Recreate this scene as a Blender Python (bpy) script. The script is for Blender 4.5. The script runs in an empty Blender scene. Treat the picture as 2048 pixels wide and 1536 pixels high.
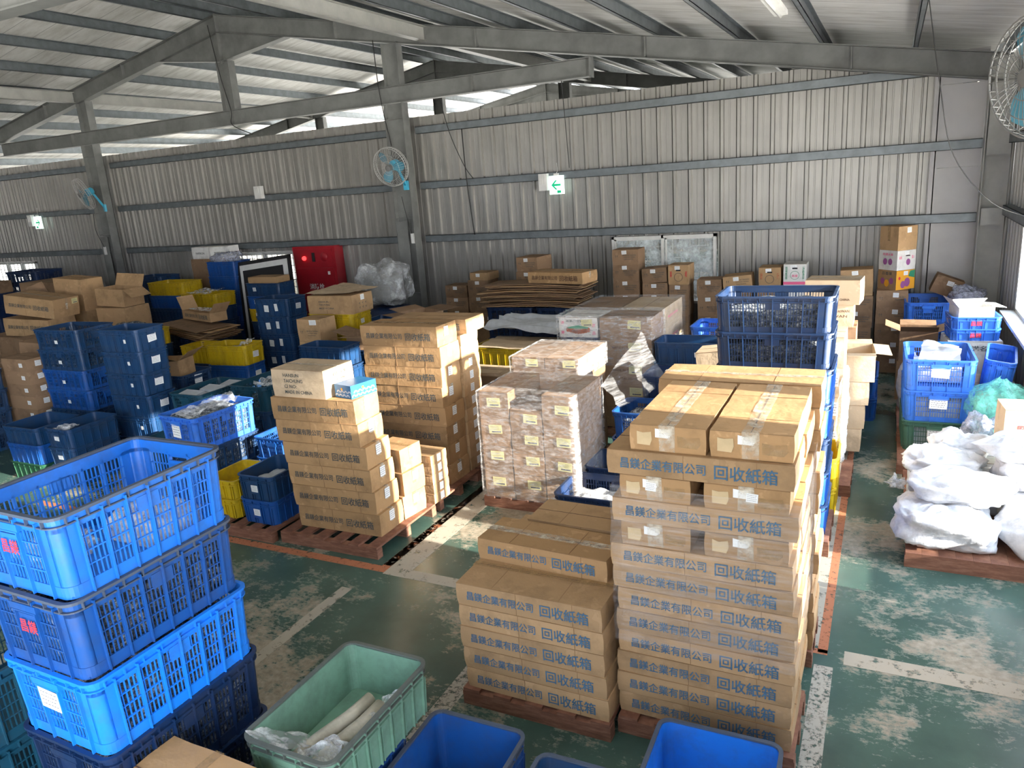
import bpy, math, random
from mathutils import Vector, Matrix, noise
random.seed(7)
PI = math.pi
S = bpy.context.scene
COL = S.collection

# ---------------------------------------------------------------- camera
def cam_setup():
    f, yaw, pitch, roll = 1503.2, -.47253, .26031, .07362
    fw = Vector((math.sin(yaw)*math.cos(pitch), math.cos(yaw)*math.cos(pitch), -math.sin(pitch)))
    r = Vector((math.cos(yaw), -math.sin(yaw), 0)); d = fw.cross(r)
    r2 = math.cos(roll)*r + math.sin(roll)*d; d2 = -math.sin(roll)*r + math.cos(roll)*d
    c = bpy.data.cameras.new('camera'); o = bpy.data.objects.new('camera', c); COL.objects.link(o)
    c.sensor_width = 36; c.lens = f/2048*36; c.clip_start = .05; c.clip_end = 400
    m = Matrix((r2, -d2, -fw)).transposed().to_4x4(); m.translation = (0, 0, 3.3)
    o.matrix_world = m; S.camera = o
cam_setup()

# ---------------------------------------------------------------- light
S.view_settings.view_transform = 'Standard'; S.view_settings.look = 'None'
S.view_settings.exposure = 0.08; S.view_settings.gamma = 1
S.view_settings.use_curve_mapping = False
w = bpy.data.worlds.new('sky'); S.world = w; w.use_nodes = True
nt = w.node_tree; nt.nodes.clear()
wo = nt.nodes.new('ShaderNodeOutputWorld'); bg = nt.nodes.new('ShaderNodeBackground')
tc = nt.nodes.new('ShaderNodeTexCoord'); sp = nt.nodes.new('ShaderNodeSeparateXYZ'); cr = nt.nodes.new('ShaderNodeValToRGB')
mr = nt.nodes.new('ShaderNodeMapRange'); mr.inputs[1].default_value = -1; mr.inputs[2].default_value = 1
nt.links.new(tc.outputs['Generated'], sp.inputs[0]); nt.links.new(sp.outputs['Z'], mr.inputs[0])
nt.links.new(mr.outputs[0], cr.inputs[0])
# hazy bright side of the sky and yard towards the sun
gx = nt.nodes.new('ShaderNodeMapRange'); gx.inputs[1].default_value = .15; gx.inputs[2].default_value = 1; gx.inputs[3].default_value = 1; gx.inputs[4].default_value = 6.5
vm = nt.nodes.new('ShaderNodeVectorMath'); vm.operation = 'SCALE'
nt.links.new(sp.outputs['X'], gx.inputs[0]); nt.links.new(cr.outputs[0], vm.inputs[0]); nt.links.new(gx.outputs[0], vm.inputs['Scale'])
nt.links.new(vm.outputs[0], bg.inputs[0]); nt.links.new(bg.outputs[0], wo.inputs[0])
e = cr.color_ramp.elements
e[0].position = 0; e[0].color = (1.35, 1.30, 1.2, 1)
e[1].position = 1; e[1].color = (.42, .54, .7, 1)
k = e.new(.49); k.color = (1.35, 1.31, 1.22, 1); k = e.new(.51); k.color = (.62, .66, .74, 1)
bg.inputs[1].default_value = 4.2
sun = bpy.data.lights.new('sun', 'SUN'); sun.energy = 31; sun.angle = .012; sun.color = (1, .93, .82)
so = bpy.data.objects.new('sun', sun); COL.objects.link(so)
so.rotation_euler = Vector((-1, .1, -.27)).to_track_quat('-Z', 'Y').to_euler()
try:
    S.cycles.use_denoising = True; S.cycles.max_bounces = 10; S.cycles.diffuse_bounces = 5
    S.cycles.transparent_max_bounces = 16; S.cycles.sample_clamp_indirect = 8
except Exception: pass

# ---------------------------------------------------------------- mesh helper
class MB:
    def __init__(s): s.v = []; s.f = []; s.m = []; s.sm = []
    def add(s, v, f, m=0, smooth=False):
        b = len(s.v); s.v += [tuple(p) for p in v]
        s.f += [tuple(i+b for i in q) for q in f]; s.m += [m]*len(f); s.sm += [smooth]*len(f)
    def box(s, x0, x1, y0, y1, z0, z1, m=0, M=None):
        v = [Vector((x, y, z)) for z in (z0, z1) for y in (y0, y1) for x in (x0, x1)]
        if M is not None: v = [M @ p for p in v]
        s.add(v, [(0,2,3,1), (4,5,7,6), (0,1,5,4), (2,6,7,3), (0,4,6,2), (1,3,7,5)], m)
    def hexa(s, v, m=0):
        s.add(v, [(0,2,3,1), (4,5,7,6), (0,1,5,4), (2,6,7,3), (0,4,6,2), (1,3,7,5)], m)
    def beam(s, a, b, w, h, m=0, up=Vector((0, 0, 1))):
        a = Vector(a); b = Vector(b); d = (b-a).normalized(); u = up - d*up.dot(d); u.normalize(); r = d.cross(u)
        v = [p + r*i*w/2 + u*j*h/2 for p in (a, b) for j in (-1, 1) for i in (-1, 1)]
        s.hexa(v, m)
    def ibeam(s, a, b, w, h, t=.012, m=0, up=Vector((0, 0, 1))):
        a = Vector(a); b = Vector(b); d = (b-a).normalized(); u = up - d*up.dot(d); u.normalize()
        s.beam(a, b, t, h-2*t, m, up)
        for k in (-1, 1): s.beam(a+u*k*(h/2-t/2), b+u*k*(h/2-t/2), w, t, m, up)
    def tube(s, pts, r, n=8, m=0, closed=False, smooth=True):
        pts = [Vector(p) for p in pts]; N = len(pts); V = []
        pn = None
        for i, p in enumerate(pts):
            if closed: d = pts[(i+1) % N]-pts[i-1]
            else: d = pts[min(i+1, N-1)]-pts[max(i-1, 0)]
            d.normalize()
            if pn is None: u = d.orthogonal().normalized()
            else: u = (pn - d*pn.dot(d)).normalized()
            pn = u; q = d.cross(u); rr = r[i] if isinstance(r, (list, tuple)) else r
            V += [p + (u*math.cos(2*PI*k/n)+q*math.sin(2*PI*k/n))*rr for k in range(n)]
        F = []
        for i in range(N if closed else N-1):
            j = (i+1) % N
            F += [(i*n+k, i*n+(k+1) % n, j*n+(k+1) % n, j*n+k) for k in range(n)]
        if not closed: F += [tuple(range(n))[::-1], tuple((N-1)*n+k for k in range(n))]
        s.add(V, F, m, smooth)
    def mesh(s, name, mats):
        me = bpy.data.meshes.new(name); me.from_pydata(s.v, [], s.f)
        me.polygons.foreach_set('material_index', s.m); me.polygons.foreach_set('use_smooth', s.sm)
        for a in (mats if isinstance(mats, (list, tuple)) else [mats]): me.materials.append(a)
        me.validate(); me.update(); return me
    def build(s, name, mats, parent=None, loc=(0, 0, 0), rot=(0, 0, 0)):
        return obj(name, s.mesh(name, mats), parent, loc, rot)

def obj(name, me, parent=None, loc=(0, 0, 0), rot=(0, 0, 0)):
    o = bpy.data.objects.new(name, me); COL.objects.link(o)
    o.location = loc; o.rotation_euler = rot
    if parent is not None: o.parent = parent
    return o
def tag(o, label, cat, group=None, kind=None):
    o['label'] = label; o['category'] = cat
    if group: o['group'] = group
    if kind: o['kind'] = kind
    return o
def root(name, loc, rz, label, cat, group=None, rx=0, ry=0):
    return tag(obj(name, None, None, loc, (rx, ry, rz)), label, cat, group)
def struct(o, label=None):
    o['kind'] = 'structure'
    if label: o['label'] = label
    return o

# ---------------------------------------------------------------- materials
def nodes(name):
    m = bpy.data.materials.new(name); m.use_nodes = True; t = m.node_tree
    return m, t, t.nodes['Principled BSDF']
def N(t, typ, **kw):
    n = t.nodes.new(typ)
    for a, b in kw.items(): setattr(n, a, b)
    return n
def ramp(t, src, stops):
    r = N(t, 'ShaderNodeValToRGB'); t.links.new(src, r.inputs[0]); el = r.color_ramp.elements
    for i, (p, c) in enumerate(stops):
        q = el[i] if i < 2 else el.new(p)
        q.position = p; q.color = (*c, 1) if len(c) == 3 else c
    return r.outputs[0]
def coord(t, scale=(1, 1, 1), kind='Object'):
    c = N(t, 'ShaderNodeTexCoord'); mp = N(t, 'ShaderNodeMapping'); mp.inputs['Scale'].default_value = scale
    t.links.new(c.outputs[kind], mp.inputs[0]); return mp.outputs[0]
def noi(t, vec, scale, detail=4, rough=.6, out=0):
    n = N(t, 'ShaderNodeTexNoise'); n.inputs['Scale'].default_value = scale; n.inputs['Detail'].default_value = detail
    n.inputs['Roughness'].default_value = rough; t.links.new(vec, n.inputs['Vector']); return n.outputs[out]
def mixc(t, fac, a, b, mode='MIX'):
    n = N(t, 'ShaderNodeMix', data_type='RGBA', blend_type=mode)
    for i, x in ((0, fac), (6, a), (7, b)):
        if hasattr(x, 'is_linked'): t.links.new(x, n.inputs[i])
        elif i == 0: n.inputs[0].default_value = x
        else: n.inputs[i].default_value = (*x, 1)
    return n.outputs[2]
def bump(t, b, h, strength=.3, dist=.01):
    n = N(t, 'ShaderNodeBump'); n.inputs['Strength'].default_value = strength; n.inputs['Distance'].default_value = dist
    t.links.new(h, n.inputs['Height']); t.links.new(n.outputs[0], b.inputs['Normal'])
def rnd(t):
    return N(t, 'ShaderNodeObjectInfo').outputs['Random']
def plain(name, c, rough=.6, metal=0, var=.15, scale=6, dirt=None, spec=.5):
    m, t, b = nodes(name); v = coord(t)
    f = noi(t, v, scale, 5)
    d = tuple(x*(1-var*2) for x in c) if dirt is None else dirt
    t.links.new(ramp(t, f, [(.3, d), (.62, c)]), b.inputs['Base Color'])
    b.inputs['Roughness'].default_value = rough; b.inputs['Metallic'].default_value = metal
    b.inputs['Specular IOR Level'].default_value = spec
    return m
def flatc(name, c, rough=.6, emit=0):
    m, t, b = nodes(name); b.inputs['Base Color'].default_value = (*c, 1); b.inputs['Roughness'].default_value = rough
    if emit: b.inputs['Emission Color'].default_value = (*c, 1); b.inputs['Emission Strength'].default_value = emit
    return m
def cardboard(name, c, stain=.5):
    m, t, b = nodes(name)
    co = N(t, 'ShaderNodeTexCoord'); ri = rnd(t)
    ad = N(t, 'ShaderNodeVectorMath', operation='ADD'); mu = N(t, 'ShaderNodeMath', operation='MULTIPLY'); mu.inputs[1].default_value = 37
    t.links.new(ri, mu.inputs[0]); t.links.new(co.outputs['Object'], ad.inputs[0]); t.links.new(mu.outputs[0], ad.inputs[1])
    v = ad.outputs[0]
    f = noi(t, v, 3.5, 6, .65); g = noi(t, v, 9, 3, .5)
    base = ramp(t, f, [(.32, tuple(x*.72 for x in c)), (.5, c)])
    worn = ramp(t, g, [(.63, (0, 0, 0)), (.645, (1, 1, 1))])
    sc = N(t, 'ShaderNodeMath', operation='MULTIPLY'); sc.inputs[1].default_value = stain
    t.links.new(worn, sc.inputs[0])
    col = mixc(t, sc.outputs[0], base, tuple(min(1, x*1.35+.03) for x in c))
    hv = N(t, 'ShaderNodeHueSaturation'); mr = N(t, 'ShaderNodeMapRange'); mr.inputs[3].default_value = .82; mr.inputs[4].default_value = 1.12
    t.links.new(ri, mr.inputs[0]); t.links.new(mr.outputs[0], hv.inputs['Value']); t.links.new(col, hv.inputs['Color'])
    t.links.new(hv.outputs[0], b.inputs['Base Color']); b.inputs['Roughness'].default_value = .82
    b.inputs['Specular IOR Level'].default_value = .25
    bump(t, b, noi(t, v, 8, 4, .6), .5, .016)
    return m
def plastic(name, c, rough=.38):
    m, t, b = nodes(name); v = coord(t); f = noi(t, v, 5, 6, .7)
    d = tuple(x*.6+.02 for x in c)
    t.links.new(ramp(t, f, [(.3, d), (.55, c)]), b.inputs['Base Color'])
    r = ramp(t, noi(t, v, 12, 4), [(.3, (rough*.8,)*3), (.7, (rough*1.4,)*3)])
    t.links.new(r, b.inputs['Roughness']); return m
def film(name, alpha=.3, col=(.9, .92, .95), streak=(2, 2, 30), rough=.12, lo=.42, hi=.75):
    m, t, b = nodes(name); v = coord(t, streak); f = noi(t, v, 2.2, 6, .7)
    tr = N(t, 'ShaderNodeBsdfTransparent'); mx = N(t, 'ShaderNodeMixShader')
    b.inputs['Base Color'].default_value = (*col, 1); b.inputs['Roughness'].default_value = rough
    a = ramp(t, f, [(lo, (alpha*.35,)*3), (hi, (min(1, alpha*2.6),)*3)])
    t.links.new(a, mx.inputs[0]); t.links.new(tr.outputs[0], mx.inputs[1]); t.links.new(b.outputs[0], mx.inputs[2])
    t.links.new(mx.outputs[0], t.nodes['Material Output'].inputs[0])
    bump(t, b, noi(t, v, 2, 2, .5), .4, .02)
    return m

M = {}
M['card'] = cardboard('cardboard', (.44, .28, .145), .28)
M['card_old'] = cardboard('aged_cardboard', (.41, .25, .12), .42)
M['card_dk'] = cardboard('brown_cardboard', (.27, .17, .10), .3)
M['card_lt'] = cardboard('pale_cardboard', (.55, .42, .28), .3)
M['crease'] = flatc('cardboard_crease', (.26, .15, .07), .8)
M['card_wh'] = cardboard('white_cardboard', (.78, .77, .74), .2)
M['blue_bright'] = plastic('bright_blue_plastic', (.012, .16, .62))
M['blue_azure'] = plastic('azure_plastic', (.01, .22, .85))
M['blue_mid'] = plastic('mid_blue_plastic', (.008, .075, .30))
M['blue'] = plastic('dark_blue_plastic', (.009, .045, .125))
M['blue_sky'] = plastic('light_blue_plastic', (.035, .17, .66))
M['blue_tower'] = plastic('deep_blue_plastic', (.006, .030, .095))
M['navy'] = plastic('navy_plastic', (.006, .025, .085))
M['teal'] = plastic('teal_plastic', (.008, .06, .10))
M['yellow'] = plastic('yellow_plastic', (.55, .38, .01))
M['green'] = plastic('dark_green_plastic', (.015, .085, .04))
M['green_gr'] = plastic('grey_green_plastic', (.05, .14, .10))
M['green_lt'] = plastic('pale_green_plastic', (.16, .30, .215), .5)
M['dusty'] = plastic('dusty_rim_plastic', (.10, .115, .10), .6)
M['dusty_blue'] = plastic('dusty_blue_rim', (.055, .075, .115), .55)
M['patch'] = plain('torn_card_patch', (.62, .47, .27), .8, var=.1)
M['grey_goods'] = plain('grey_goods', (.30, .30, .29), .6)
M['paper'] = flatc('label_paper', (.82, .83, .82), .7)
M['paper_y'] = flatc('yellow_label_paper', (.62, .58, .28), .7)
M['ink'] = flatc('label_ink', (.08, .09, .12), .7)
M['ink_blue'] = plain('blue_print', (.06, .15, .25), .8, var=.2, scale=30)
M['ink_dark'] = plain('dark_print', (.07, .085, .085), .8, var=.2, scale=30)
M['ink_brown'] = plain('brown_print', (.12, .06, .035), .8, var=.2, scale=30)
M['red'] = flatc('red_print', (.62, .03, .04), .6)
M['pink'] = flatc('pink_print', (.75, .12, .25), .6)
M['purple'] = flatc('purple_print', (.28, .08, .25), .6)
M['greenp'] = flatc('green_print', (.03, .25, .14), .6)
M['orange'] = flatc('orange_print', (.75, .35, .02), .6)
M['orange_red'] = plain('fruit_print', (.55, .12, .04), .6, var=.3, scale=25)
M['black'] = flatc('black_surface', (.012, .012, .014), .6)
M['white'] = plain('white_paint', (.72, .72, .70), .5, var=.06)
M['steel'] = plain('grey_painted_steel', (.20, .205, .197), .55, .0, .18, 2.5)
M['steel_lt'] = plain('light_grey_steel', (.42, .42, .39), .5, .0, .1, 3)
M['galv'] = plain('galvanised_steel', (.20, .225, .24), .42, .5, .15, 5)
M['wood'] = None
M['alu'] = plain('white_window_frame', (.70, .70, .67), .4, .1, .08)
M['tape'] = film('packing_tape_film', .42, (.75, .68, .55), (6, 6, 6), .2)
M['tape_br'] = film('brown_packing_tape', .75, (.42, .27, .12), (5, 5, 5), .3)
M['wrap'] = film('stretch_film', .10, (.86, .87, .88), (1.5, 1.5, 22), .1)
M['wrap2'] = film('thick_stretch_film', .2, (.86, .87, .88), (5, 5, 14), .08)
M['cover'] = film('clear_cover_film', .32, (.8, .82, .82), (2, 2, 2), .12)
M['bag_cl'] = film('clear_bag_film', .42, (.82, .85, .86), (7, 7, 7), .1)
M['bag_wh'] = film('milky_bag_film', .62, (.88, .9, .92), (5, 5, 5), .22)
M['bag_gn'] = film('green_bag_film', .95, (.22, .72, .60), (5, 5, 5), .25)
M['bag_gy'] = film('grey_bag_film', .95, (.45, .48, .60), (9, 9, 9), .25)
def wood():
    m, t, b = nodes('reddish_pallet_wood'); v = coord(t, (3, 3, 22)); f = noi(t, v, 2, 6, .7)
    t.links.new(ramp(t, f, [(.25, (.09, .035, .022)), (.5, (.20, .085, .05)), (.75, (.33, .18, .115))]), b.inputs['Base Color'])
    b.inputs['Roughness'].default_value = .8; bump(t, b, f, .4, .006); return m
M['wood'] = wood()
def shiny():
    m, t, b = nodes('bagged_metal_parts'); v = coord(t); f = noi(t, v, 26, 5, .75); g = noi(t, v, 60, 3, .7)
    t.links.new(ramp(t, f, [(.35, (.03, .04, .05)), (.5, (.18, .21, .24)), (.63, (.7, .74, .78))]), b.inputs['Base Color'])
    b.inputs['Roughness'].default_value = .16; b.inputs['Metallic'].default_value = .35
    bump(t, b, g, 1.0, .03); return m
M['shiny'] = shiny()
def sackm():
    m, t, b = nodes('white_woven_sack'); v = coord(t); f = noi(t, v, 7, 6, .7)
    t.links.new(ramp(t, f, [(.3, (.40, .42, .45)), (.5, (.62, .63, .65)), (.7, (.74, .74, .75))]), b.inputs['Base Color'])
    b.inputs['Roughness'].default_value = .5; bump(t, b, noi(t, v, 9, 4, .6), .5, .02); return m
M['sack'] = sackm()
M['sack_gr'] = plain('grey_foam_pack', (.55, .58, .62), .45, var=.12, scale=9)
def floorm():
    m, t, b = nodes('worn_green_epoxy'); v = coord(t)
    big = noi(t, v, .55, 3, .55); mid = noi(t, v, 3.2, 7, .72); fine = noi(t, coord(t, (1, 1.8, 1)), 16, 6, .78)
    def mth(op, a, c):
        n = N(t, 'ShaderNodeMath', operation=op)
        for i, x in enumerate((a, c)):
            if hasattr(x, 'is_linked'): t.links.new(x, n.inputs[i])
            else: n.inputs[i].default_value = x
        return n.outputs[0]
    s = mth('ADD', mth('ADD', mth('MULTIPLY', big, 1.25), mth('MULTIPLY', mid, .75)), mth('MULTIPLY', fine, .55))
    fac = ramp(t, s, [(1.30/2, (0, 0, 0)), (1.39/2, (1, 1, 1))])
    h = mth('MULTIPLY', s, .5); t.links.new(h, t.nodes[fac.node.name].inputs[0])
    gr = ramp(t, noi(t, v, 2.2, 5), [(.3, (.036, .072, .06)), (.7, (.066, .125, .10))])
    tan = ramp(t, noi(t, v, 20, 4), [(.3, (.20, .175, .13)), (.7, (.36, .32, .25))])
    t.links.new(mixc(t, fac, gr, tan), b.inputs['Base Color'])
    t.links.new(ramp(t, fac, [(0, (.27,)*3), (1, (.6,)*3)]), b.inputs['Roughness']); b.inputs['Specular IOR Level'].default_value = .4
    bump(t, b, fac, .3, .004); return m
M['floor'] = floorm()
def worn(name, c, th=.52, sc=22):
    m, t, b = nodes(name); v = coord(t); f = noi(t, v, sc, 6, .75)
    tr = N(t, 'ShaderNodeBsdfTransparent'); mx = N(t, 'ShaderNodeMixShader')
    b.inputs['Base Color'].default_value = (*c, 1); b.inputs['Roughness'].default_value = .8
    t.links.new(ramp(t, f, [(th-.05, (1, 1, 1)), (th+.03, (0, 0, 0))]), mx.inputs[0])
    t.links.new(tr.outputs[0], mx.inputs[1]); t.links.new(b.outputs[0], mx.inputs[2])
    t.links.new(mx.outputs[0], t.nodes['Material Output'].inputs[0]); return m
M['line_or'] = worn('orange_floor_tape', (.36, .13, .06), .60)
M['line_wh'] = worn('worn_grey_line', (.36, .34, .29), .55)
M['line_tan'] = worn('bare_concrete_strip', (.34, .31, .25), .6, 9)
def roofm():
    m, t, b = nodes('white_roof_panel'); co = N(t, 'ShaderNodeTexCoord'); sx = N(t, 'ShaderNodeSeparateXYZ'); t.links.new(co.outputs['Object'], sx.inputs[0])
    a = N(t, 'ShaderNodeMath', operation='MULTIPLY'); a.inputs[1].default_value = 1/.62; t.links.new(sx.outputs['Y'], a.inputs[0])
    fr = N(t, 'ShaderNodeMath', operation='FRACT'); t.links.new(a.outputs[0], fr.inputs[0])
    seam = ramp(t, fr.outputs[0], [(0, (0, 0, 0)), (.035, (1, 1, 1))])
    v = coord(t, (1, 4, 1)); f = noi(t, v, 1.3, 6, .65)
    c = ramp(t, f, [(.3, (.52, .50, .46)), (.55, (.72, .71, .68)), (.75, (.80, .79, .77))])
    t.links.new(mixc(t, seam, (.20, .20, .20), c), b.inputs['Base Color'])
    b.inputs['Roughness'].default_value = .6; return m
M['roof'] = roofm()
def wallm(name, c, v1=.8):
    m, t, b = nodes(name); v = coord(t, (6, 6, .35)); f = noi(t, v, 3, 5, .6); g = noi(t, coord(t), 1.1, 3)
    base = ramp(t, f, [(.3, tuple(x*.86 for x in c)), (.65, c)])
    col = mixc(t, ramp(t, g, [(.42, (0, 0, 0)), (.7, (.35,)*3)]), base, tuple(x*.6 for x in c))
    t.links.new(col, b.inputs['Base Color']); b.inputs['Roughness'].default_value = .36; b.inputs['Metallic'].default_value = .45; return m
M['sheet'] = wallm('ribbed_wall_sheet', (.37, .36, .335))
M['glass'] = film('window_glass', .12, (.8, .88, .92), (1, 1, 1), .05)
M['glass_w'] = film('frosted_glass', .45, (.75, .82, .84), (2, 2, 2), .3)
M['fan_blue'] = flatc('fan_blue_plastic', (.06, .42, .62), .35)
M['fan_cage'] = flatc('fan_cage_wire', (.16, .16, .155), .35)
M['fan_blade'] = film('translucent_fan_blade', 1.6, (.07, .30, .42), (1, 1, 1), .3)
M['hyd_red'] = plain('hydrant_red', (.36, .012, .022), .35, var=.12, scale=3)
M['sign'] = flatc('lit_sign_white', (.8, 1, .93), .4, 1.4)
M['sign_gr'] = flatc('sign_green', (.0, .45, .20), .4, .5)
M['lampred'] = flatc('red_lamp', (1, .04, .04), .3, 3)
M['cable'] = flatc('black_cable', (.02, .02, .02), .5)
M['cable_w'] = flatc('white_cable', (.7, .7, .68), .5)

# ---------------------------------------------------------------- text
_tx = {}
def text_mesh(key, parts, mat):
    """parts: (string, x, y, width, height) -> flat lettering fitted into boxes centred at x, y"""
    k = (key, mat)
    if k in _tx: return _tx[k]
    mb = MB()
    for s, cx, cy, wd, ht in parts:
        c = bpy.data.curves.new('t', 'FONT'); c.body = s; c.resolution_u = 2
        c.offset = .012
        o = bpy.data.objects.new('t', c); COL.objects.link(o)
        dg = bpy.context.evaluated_depsgraph_get(); me = bpy.data.meshes.new_from_object(o.evaluated_get(dg))
        vs = [v.co.copy() for v in me.vertices]
        x0 = min(v.x for v in vs); x1 = max(v.x for v in vs); y0 = min(v.y for v in vs); y1 = max(v.y for v in vs)
        mb.add([(cx+((v.x-x0)/(x1-x0)-.5)*wd, cy+((v.y-y0)/(y1-y0)-.5)*ht, 0) for v in vs], [tuple(p.vertices) for p in me.polygons])
        bpy.data.objects.remove(o); bpy.data.curves.remove(c); bpy.data.meshes.remove(me)
    _tx[k] = mb.mesh('printed_lettering', M[mat]); return _tx[k]

def side_tf(side, L, W, H, u, v, off=.004):
    """matrix placing an x-right, y-up, z-out item on a box side; box origin at bottom centre"""
    if side == 'f': o, a = (u, -W/2-off, v), (PI/2, 0, 0)
    elif side == 'r': o, a = (L/2+off, u, v), (PI/2, 0, PI/2)
    elif side == 'b': o, a = (-u, W/2+off, v), (PI/2, 0, PI)
    elif side == 'l': o, a = (-L/2-off, -u, v), (PI/2, 0, -PI/2)
    else: o, a = (u, v, H+off), (0, 0, 0)
    return o, a
def letter(r, t, L, W, H, off):
    key, parts, m, side, u, v = t
    for i, (s_, cx, cy, wd, ht) in enumerate(parts):
        o, a = side_tf(side, L, W, H, u+cx*(-1 if side in 'x' else 1), v+cy, off)
        obj('printed_lettering', text_mesh((s_, round(wd, 3), round(ht, 3)), [(s_, 0, 0, wd, ht)], m), r, o, a)
_lab = {}
def label_mesh(wd, ht, kind=0):
    k = (wd, ht, kind)
    if k in _lab: return _lab[k]
    mb = MB(); mb.box(-wd/2, wd/2, -ht/2, ht/2, -.0004, .0008, 0)
    rs = random.Random(int(wd*1000+ht*77+kind))
    if kind == 1:
        mb.box(-wd*.28, wd*.4, -ht*.36, -ht*.2, .0008, .0012, 1)
        for i in range(3): mb.box(-wd*.4, wd*(.1+.2*rs.random()), ht*(.3-.16*i), ht*(.33-.16*i), .0008, .0012, 1)
    else:
        n = 4
        for i in range(n):
            y = ht*(.32-.2*i); x = -wd*.4
            while x < wd*.34:
                q = wd*(.04+.09*rs.random()); mb.box(x, min(x+q, wd*.42), y-ht*.022, y+ht*.022, .0008, .0012, 1); x += q+wd*.05
    _lab[k] = mb.mesh('shipping_label', [M['paper_y' if kind == 1 else 'paper'], M['ink']]); return _lab[k]

COMPANY = ('昌鎂企業有限公司', '回收紙箱')
# ---------------------------------------------------------------- cartons
_cb = {}
def carton_mesh(L, W, H, mat, seam='x', dent=.004):
    var = random.randrange(3)
    k = (round(L, 3), round(W, 3), round(H, 3), mat, seam, var, dent)
    if k in _cb: return _cb[k]
    nx, ny, nz = max(2, int(L/.12)), max(2, int(W/.12)), 3
    mb = MB(); idx = {}; sd = Vector((var*11.3, L*7, H*13))
    def P(i, j, q):
        key = (i, j, q)
        if key in idx: return idx[key]
        x, y, z = -L/2+L*i/nx, -W/2+W*j/ny, H*q/nz
        on = (i in (0, nx))+(j in (0, ny))+(q in (0, nz))
        n = noise.noise_vector(Vector((x, y, z))*4+sd)*dent
        if on == 3: x *= .993; y *= .993
        if q == 0: n.z = 0
        if i in (0, nx) and abs(n.x) > .0022: n.x = -math.copysign(abs(n.x), x)
        p = Vector((x, y, z))+n
        if i in (0, nx): p.x = math.copysign(min(abs(p.x), L/2), x)
        if j in (0, ny): p.y = math.copysign(min(abs(p.y), W/2), y)
        p.z = max(0, min(H, p.z))
        if q == nz and on == 1: p.z = H-abs(n.z)
        if q == 0: p.x *= 1-.006/L; p.y *= 1-.006/W
        if q == nz and on > 1: p.x *= 1-.004/L; p.y *= 1-.004/W
        mb.v.append(tuple(p)); idx[key] = len(mb.v)-1; return idx[key]
    F = []
    for i in range(nx):
        for q in range(nz):
            F.append((P(i, 0, q), P(i+1, 0, q), P(i+1, 0, q+1), P(i, 0, q+1)))
            F.append((P(i+1, ny, q), P(i, ny, q), P(i, ny, q+1), P(i+1, ny, q+1)))
    for j in range(ny):
        for q in range(nz):
            F.append((P(0, j+1, q), P(0, j, q), P(0, j, q+1), P(0, j+1, q+1)))
            F.append((P(nx, j, q), P(nx, j+1, q), P(nx, j+1, q+1), P(nx, j, q+1)))
    for i in range(nx):
        for j in range(ny):
            F.append((P(i, j, nz), P(i+1, j, nz), P(i+1, j+1, nz), P(i, j+1, nz)))
            F.append((P(i, j+1, 0), P(i+1, j+1, 0), P(i+1, j, 0), P(i, j, 0)))
    mb.f = F; mb.m = [0]*len(F); mb.sm = [False]*len(F)
    for cx in (-.07*L, .31*L):
        if H < .5 and L > .8: mb.box(cx-.0015, cx+.0015, -W/2-.0006, -W/2+.002, .002, H-.002, 2)
    for cx in (-.24*L, .22*L):
        if L > .8: mb.box(cx-.0012, cx+.0012, -W/2+.004, W/2-.004, H-.003, H+.0007, 2)
        elif W > .8: mb.box(-L/2+.004, L/2-.004, cx*W/L-.0012, cx*W/L+.0012, H-.003, H+.0007, 2)
    mb.box(-L/2+.003, L/2-.003, -W/2-.0004, -W/2+.003, H-.0035, H-.001, 2)
    # dark seam between the top flaps, folded flap edges
    if seam == 'x': mb.box(-L/2+.004, L/2-.004, -.0022, .0022, H-.004, H+.0009, 1)
    elif seam == 'y': mb.box(-.0022, .0022, -W/2+.004, W/2-.004, H-.004, H+.0009, 1)
    _cb[k] = mb.mesh('carton_body', [M[mat], M['ink_brown'], M['crease']]); return _cb[k]
_tp = {}
def tape_mesh(L, W, H, d, mat='tape', wd=.055, drop=.6):
    k = (round(L, 3), round(W, 3), round(H, 3), d, mat, wd, drop)
    if k in _tp: return _tp[k]
    mb = MB(); n = 10; A = L if d == 'x' else W; o = .0025
    rs = random.Random(int(L*100)+(d == 'x'))
    def q(a, z, s, ln):
        j = (rs.random()-.5)*.008
        return (a, s*wd/2+j, z) if d == 'x' else (s*wd/2+j, a, z)
    pr_ = [(-A/2-o, H*(1-drop)), (-A/2-o, H+o)]+[(-A/2+A*i/n, H+o) for i in range(1, n)]+[(A/2+o, H+o), (A/2+o, H*(1-drop))]
    V = []
    for a, z in pr_: V += [q(a, z, -1, 0), q(a, z, 1, 0)]
    F = [(2*i, 2*i+2, 2*i+3, 2*i+1) for i in range(len(pr_)-1)]
    mb.add(V, F); _tp[k] = mb.mesh('packing_tape', M[mat]); return _tp[k]

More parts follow.
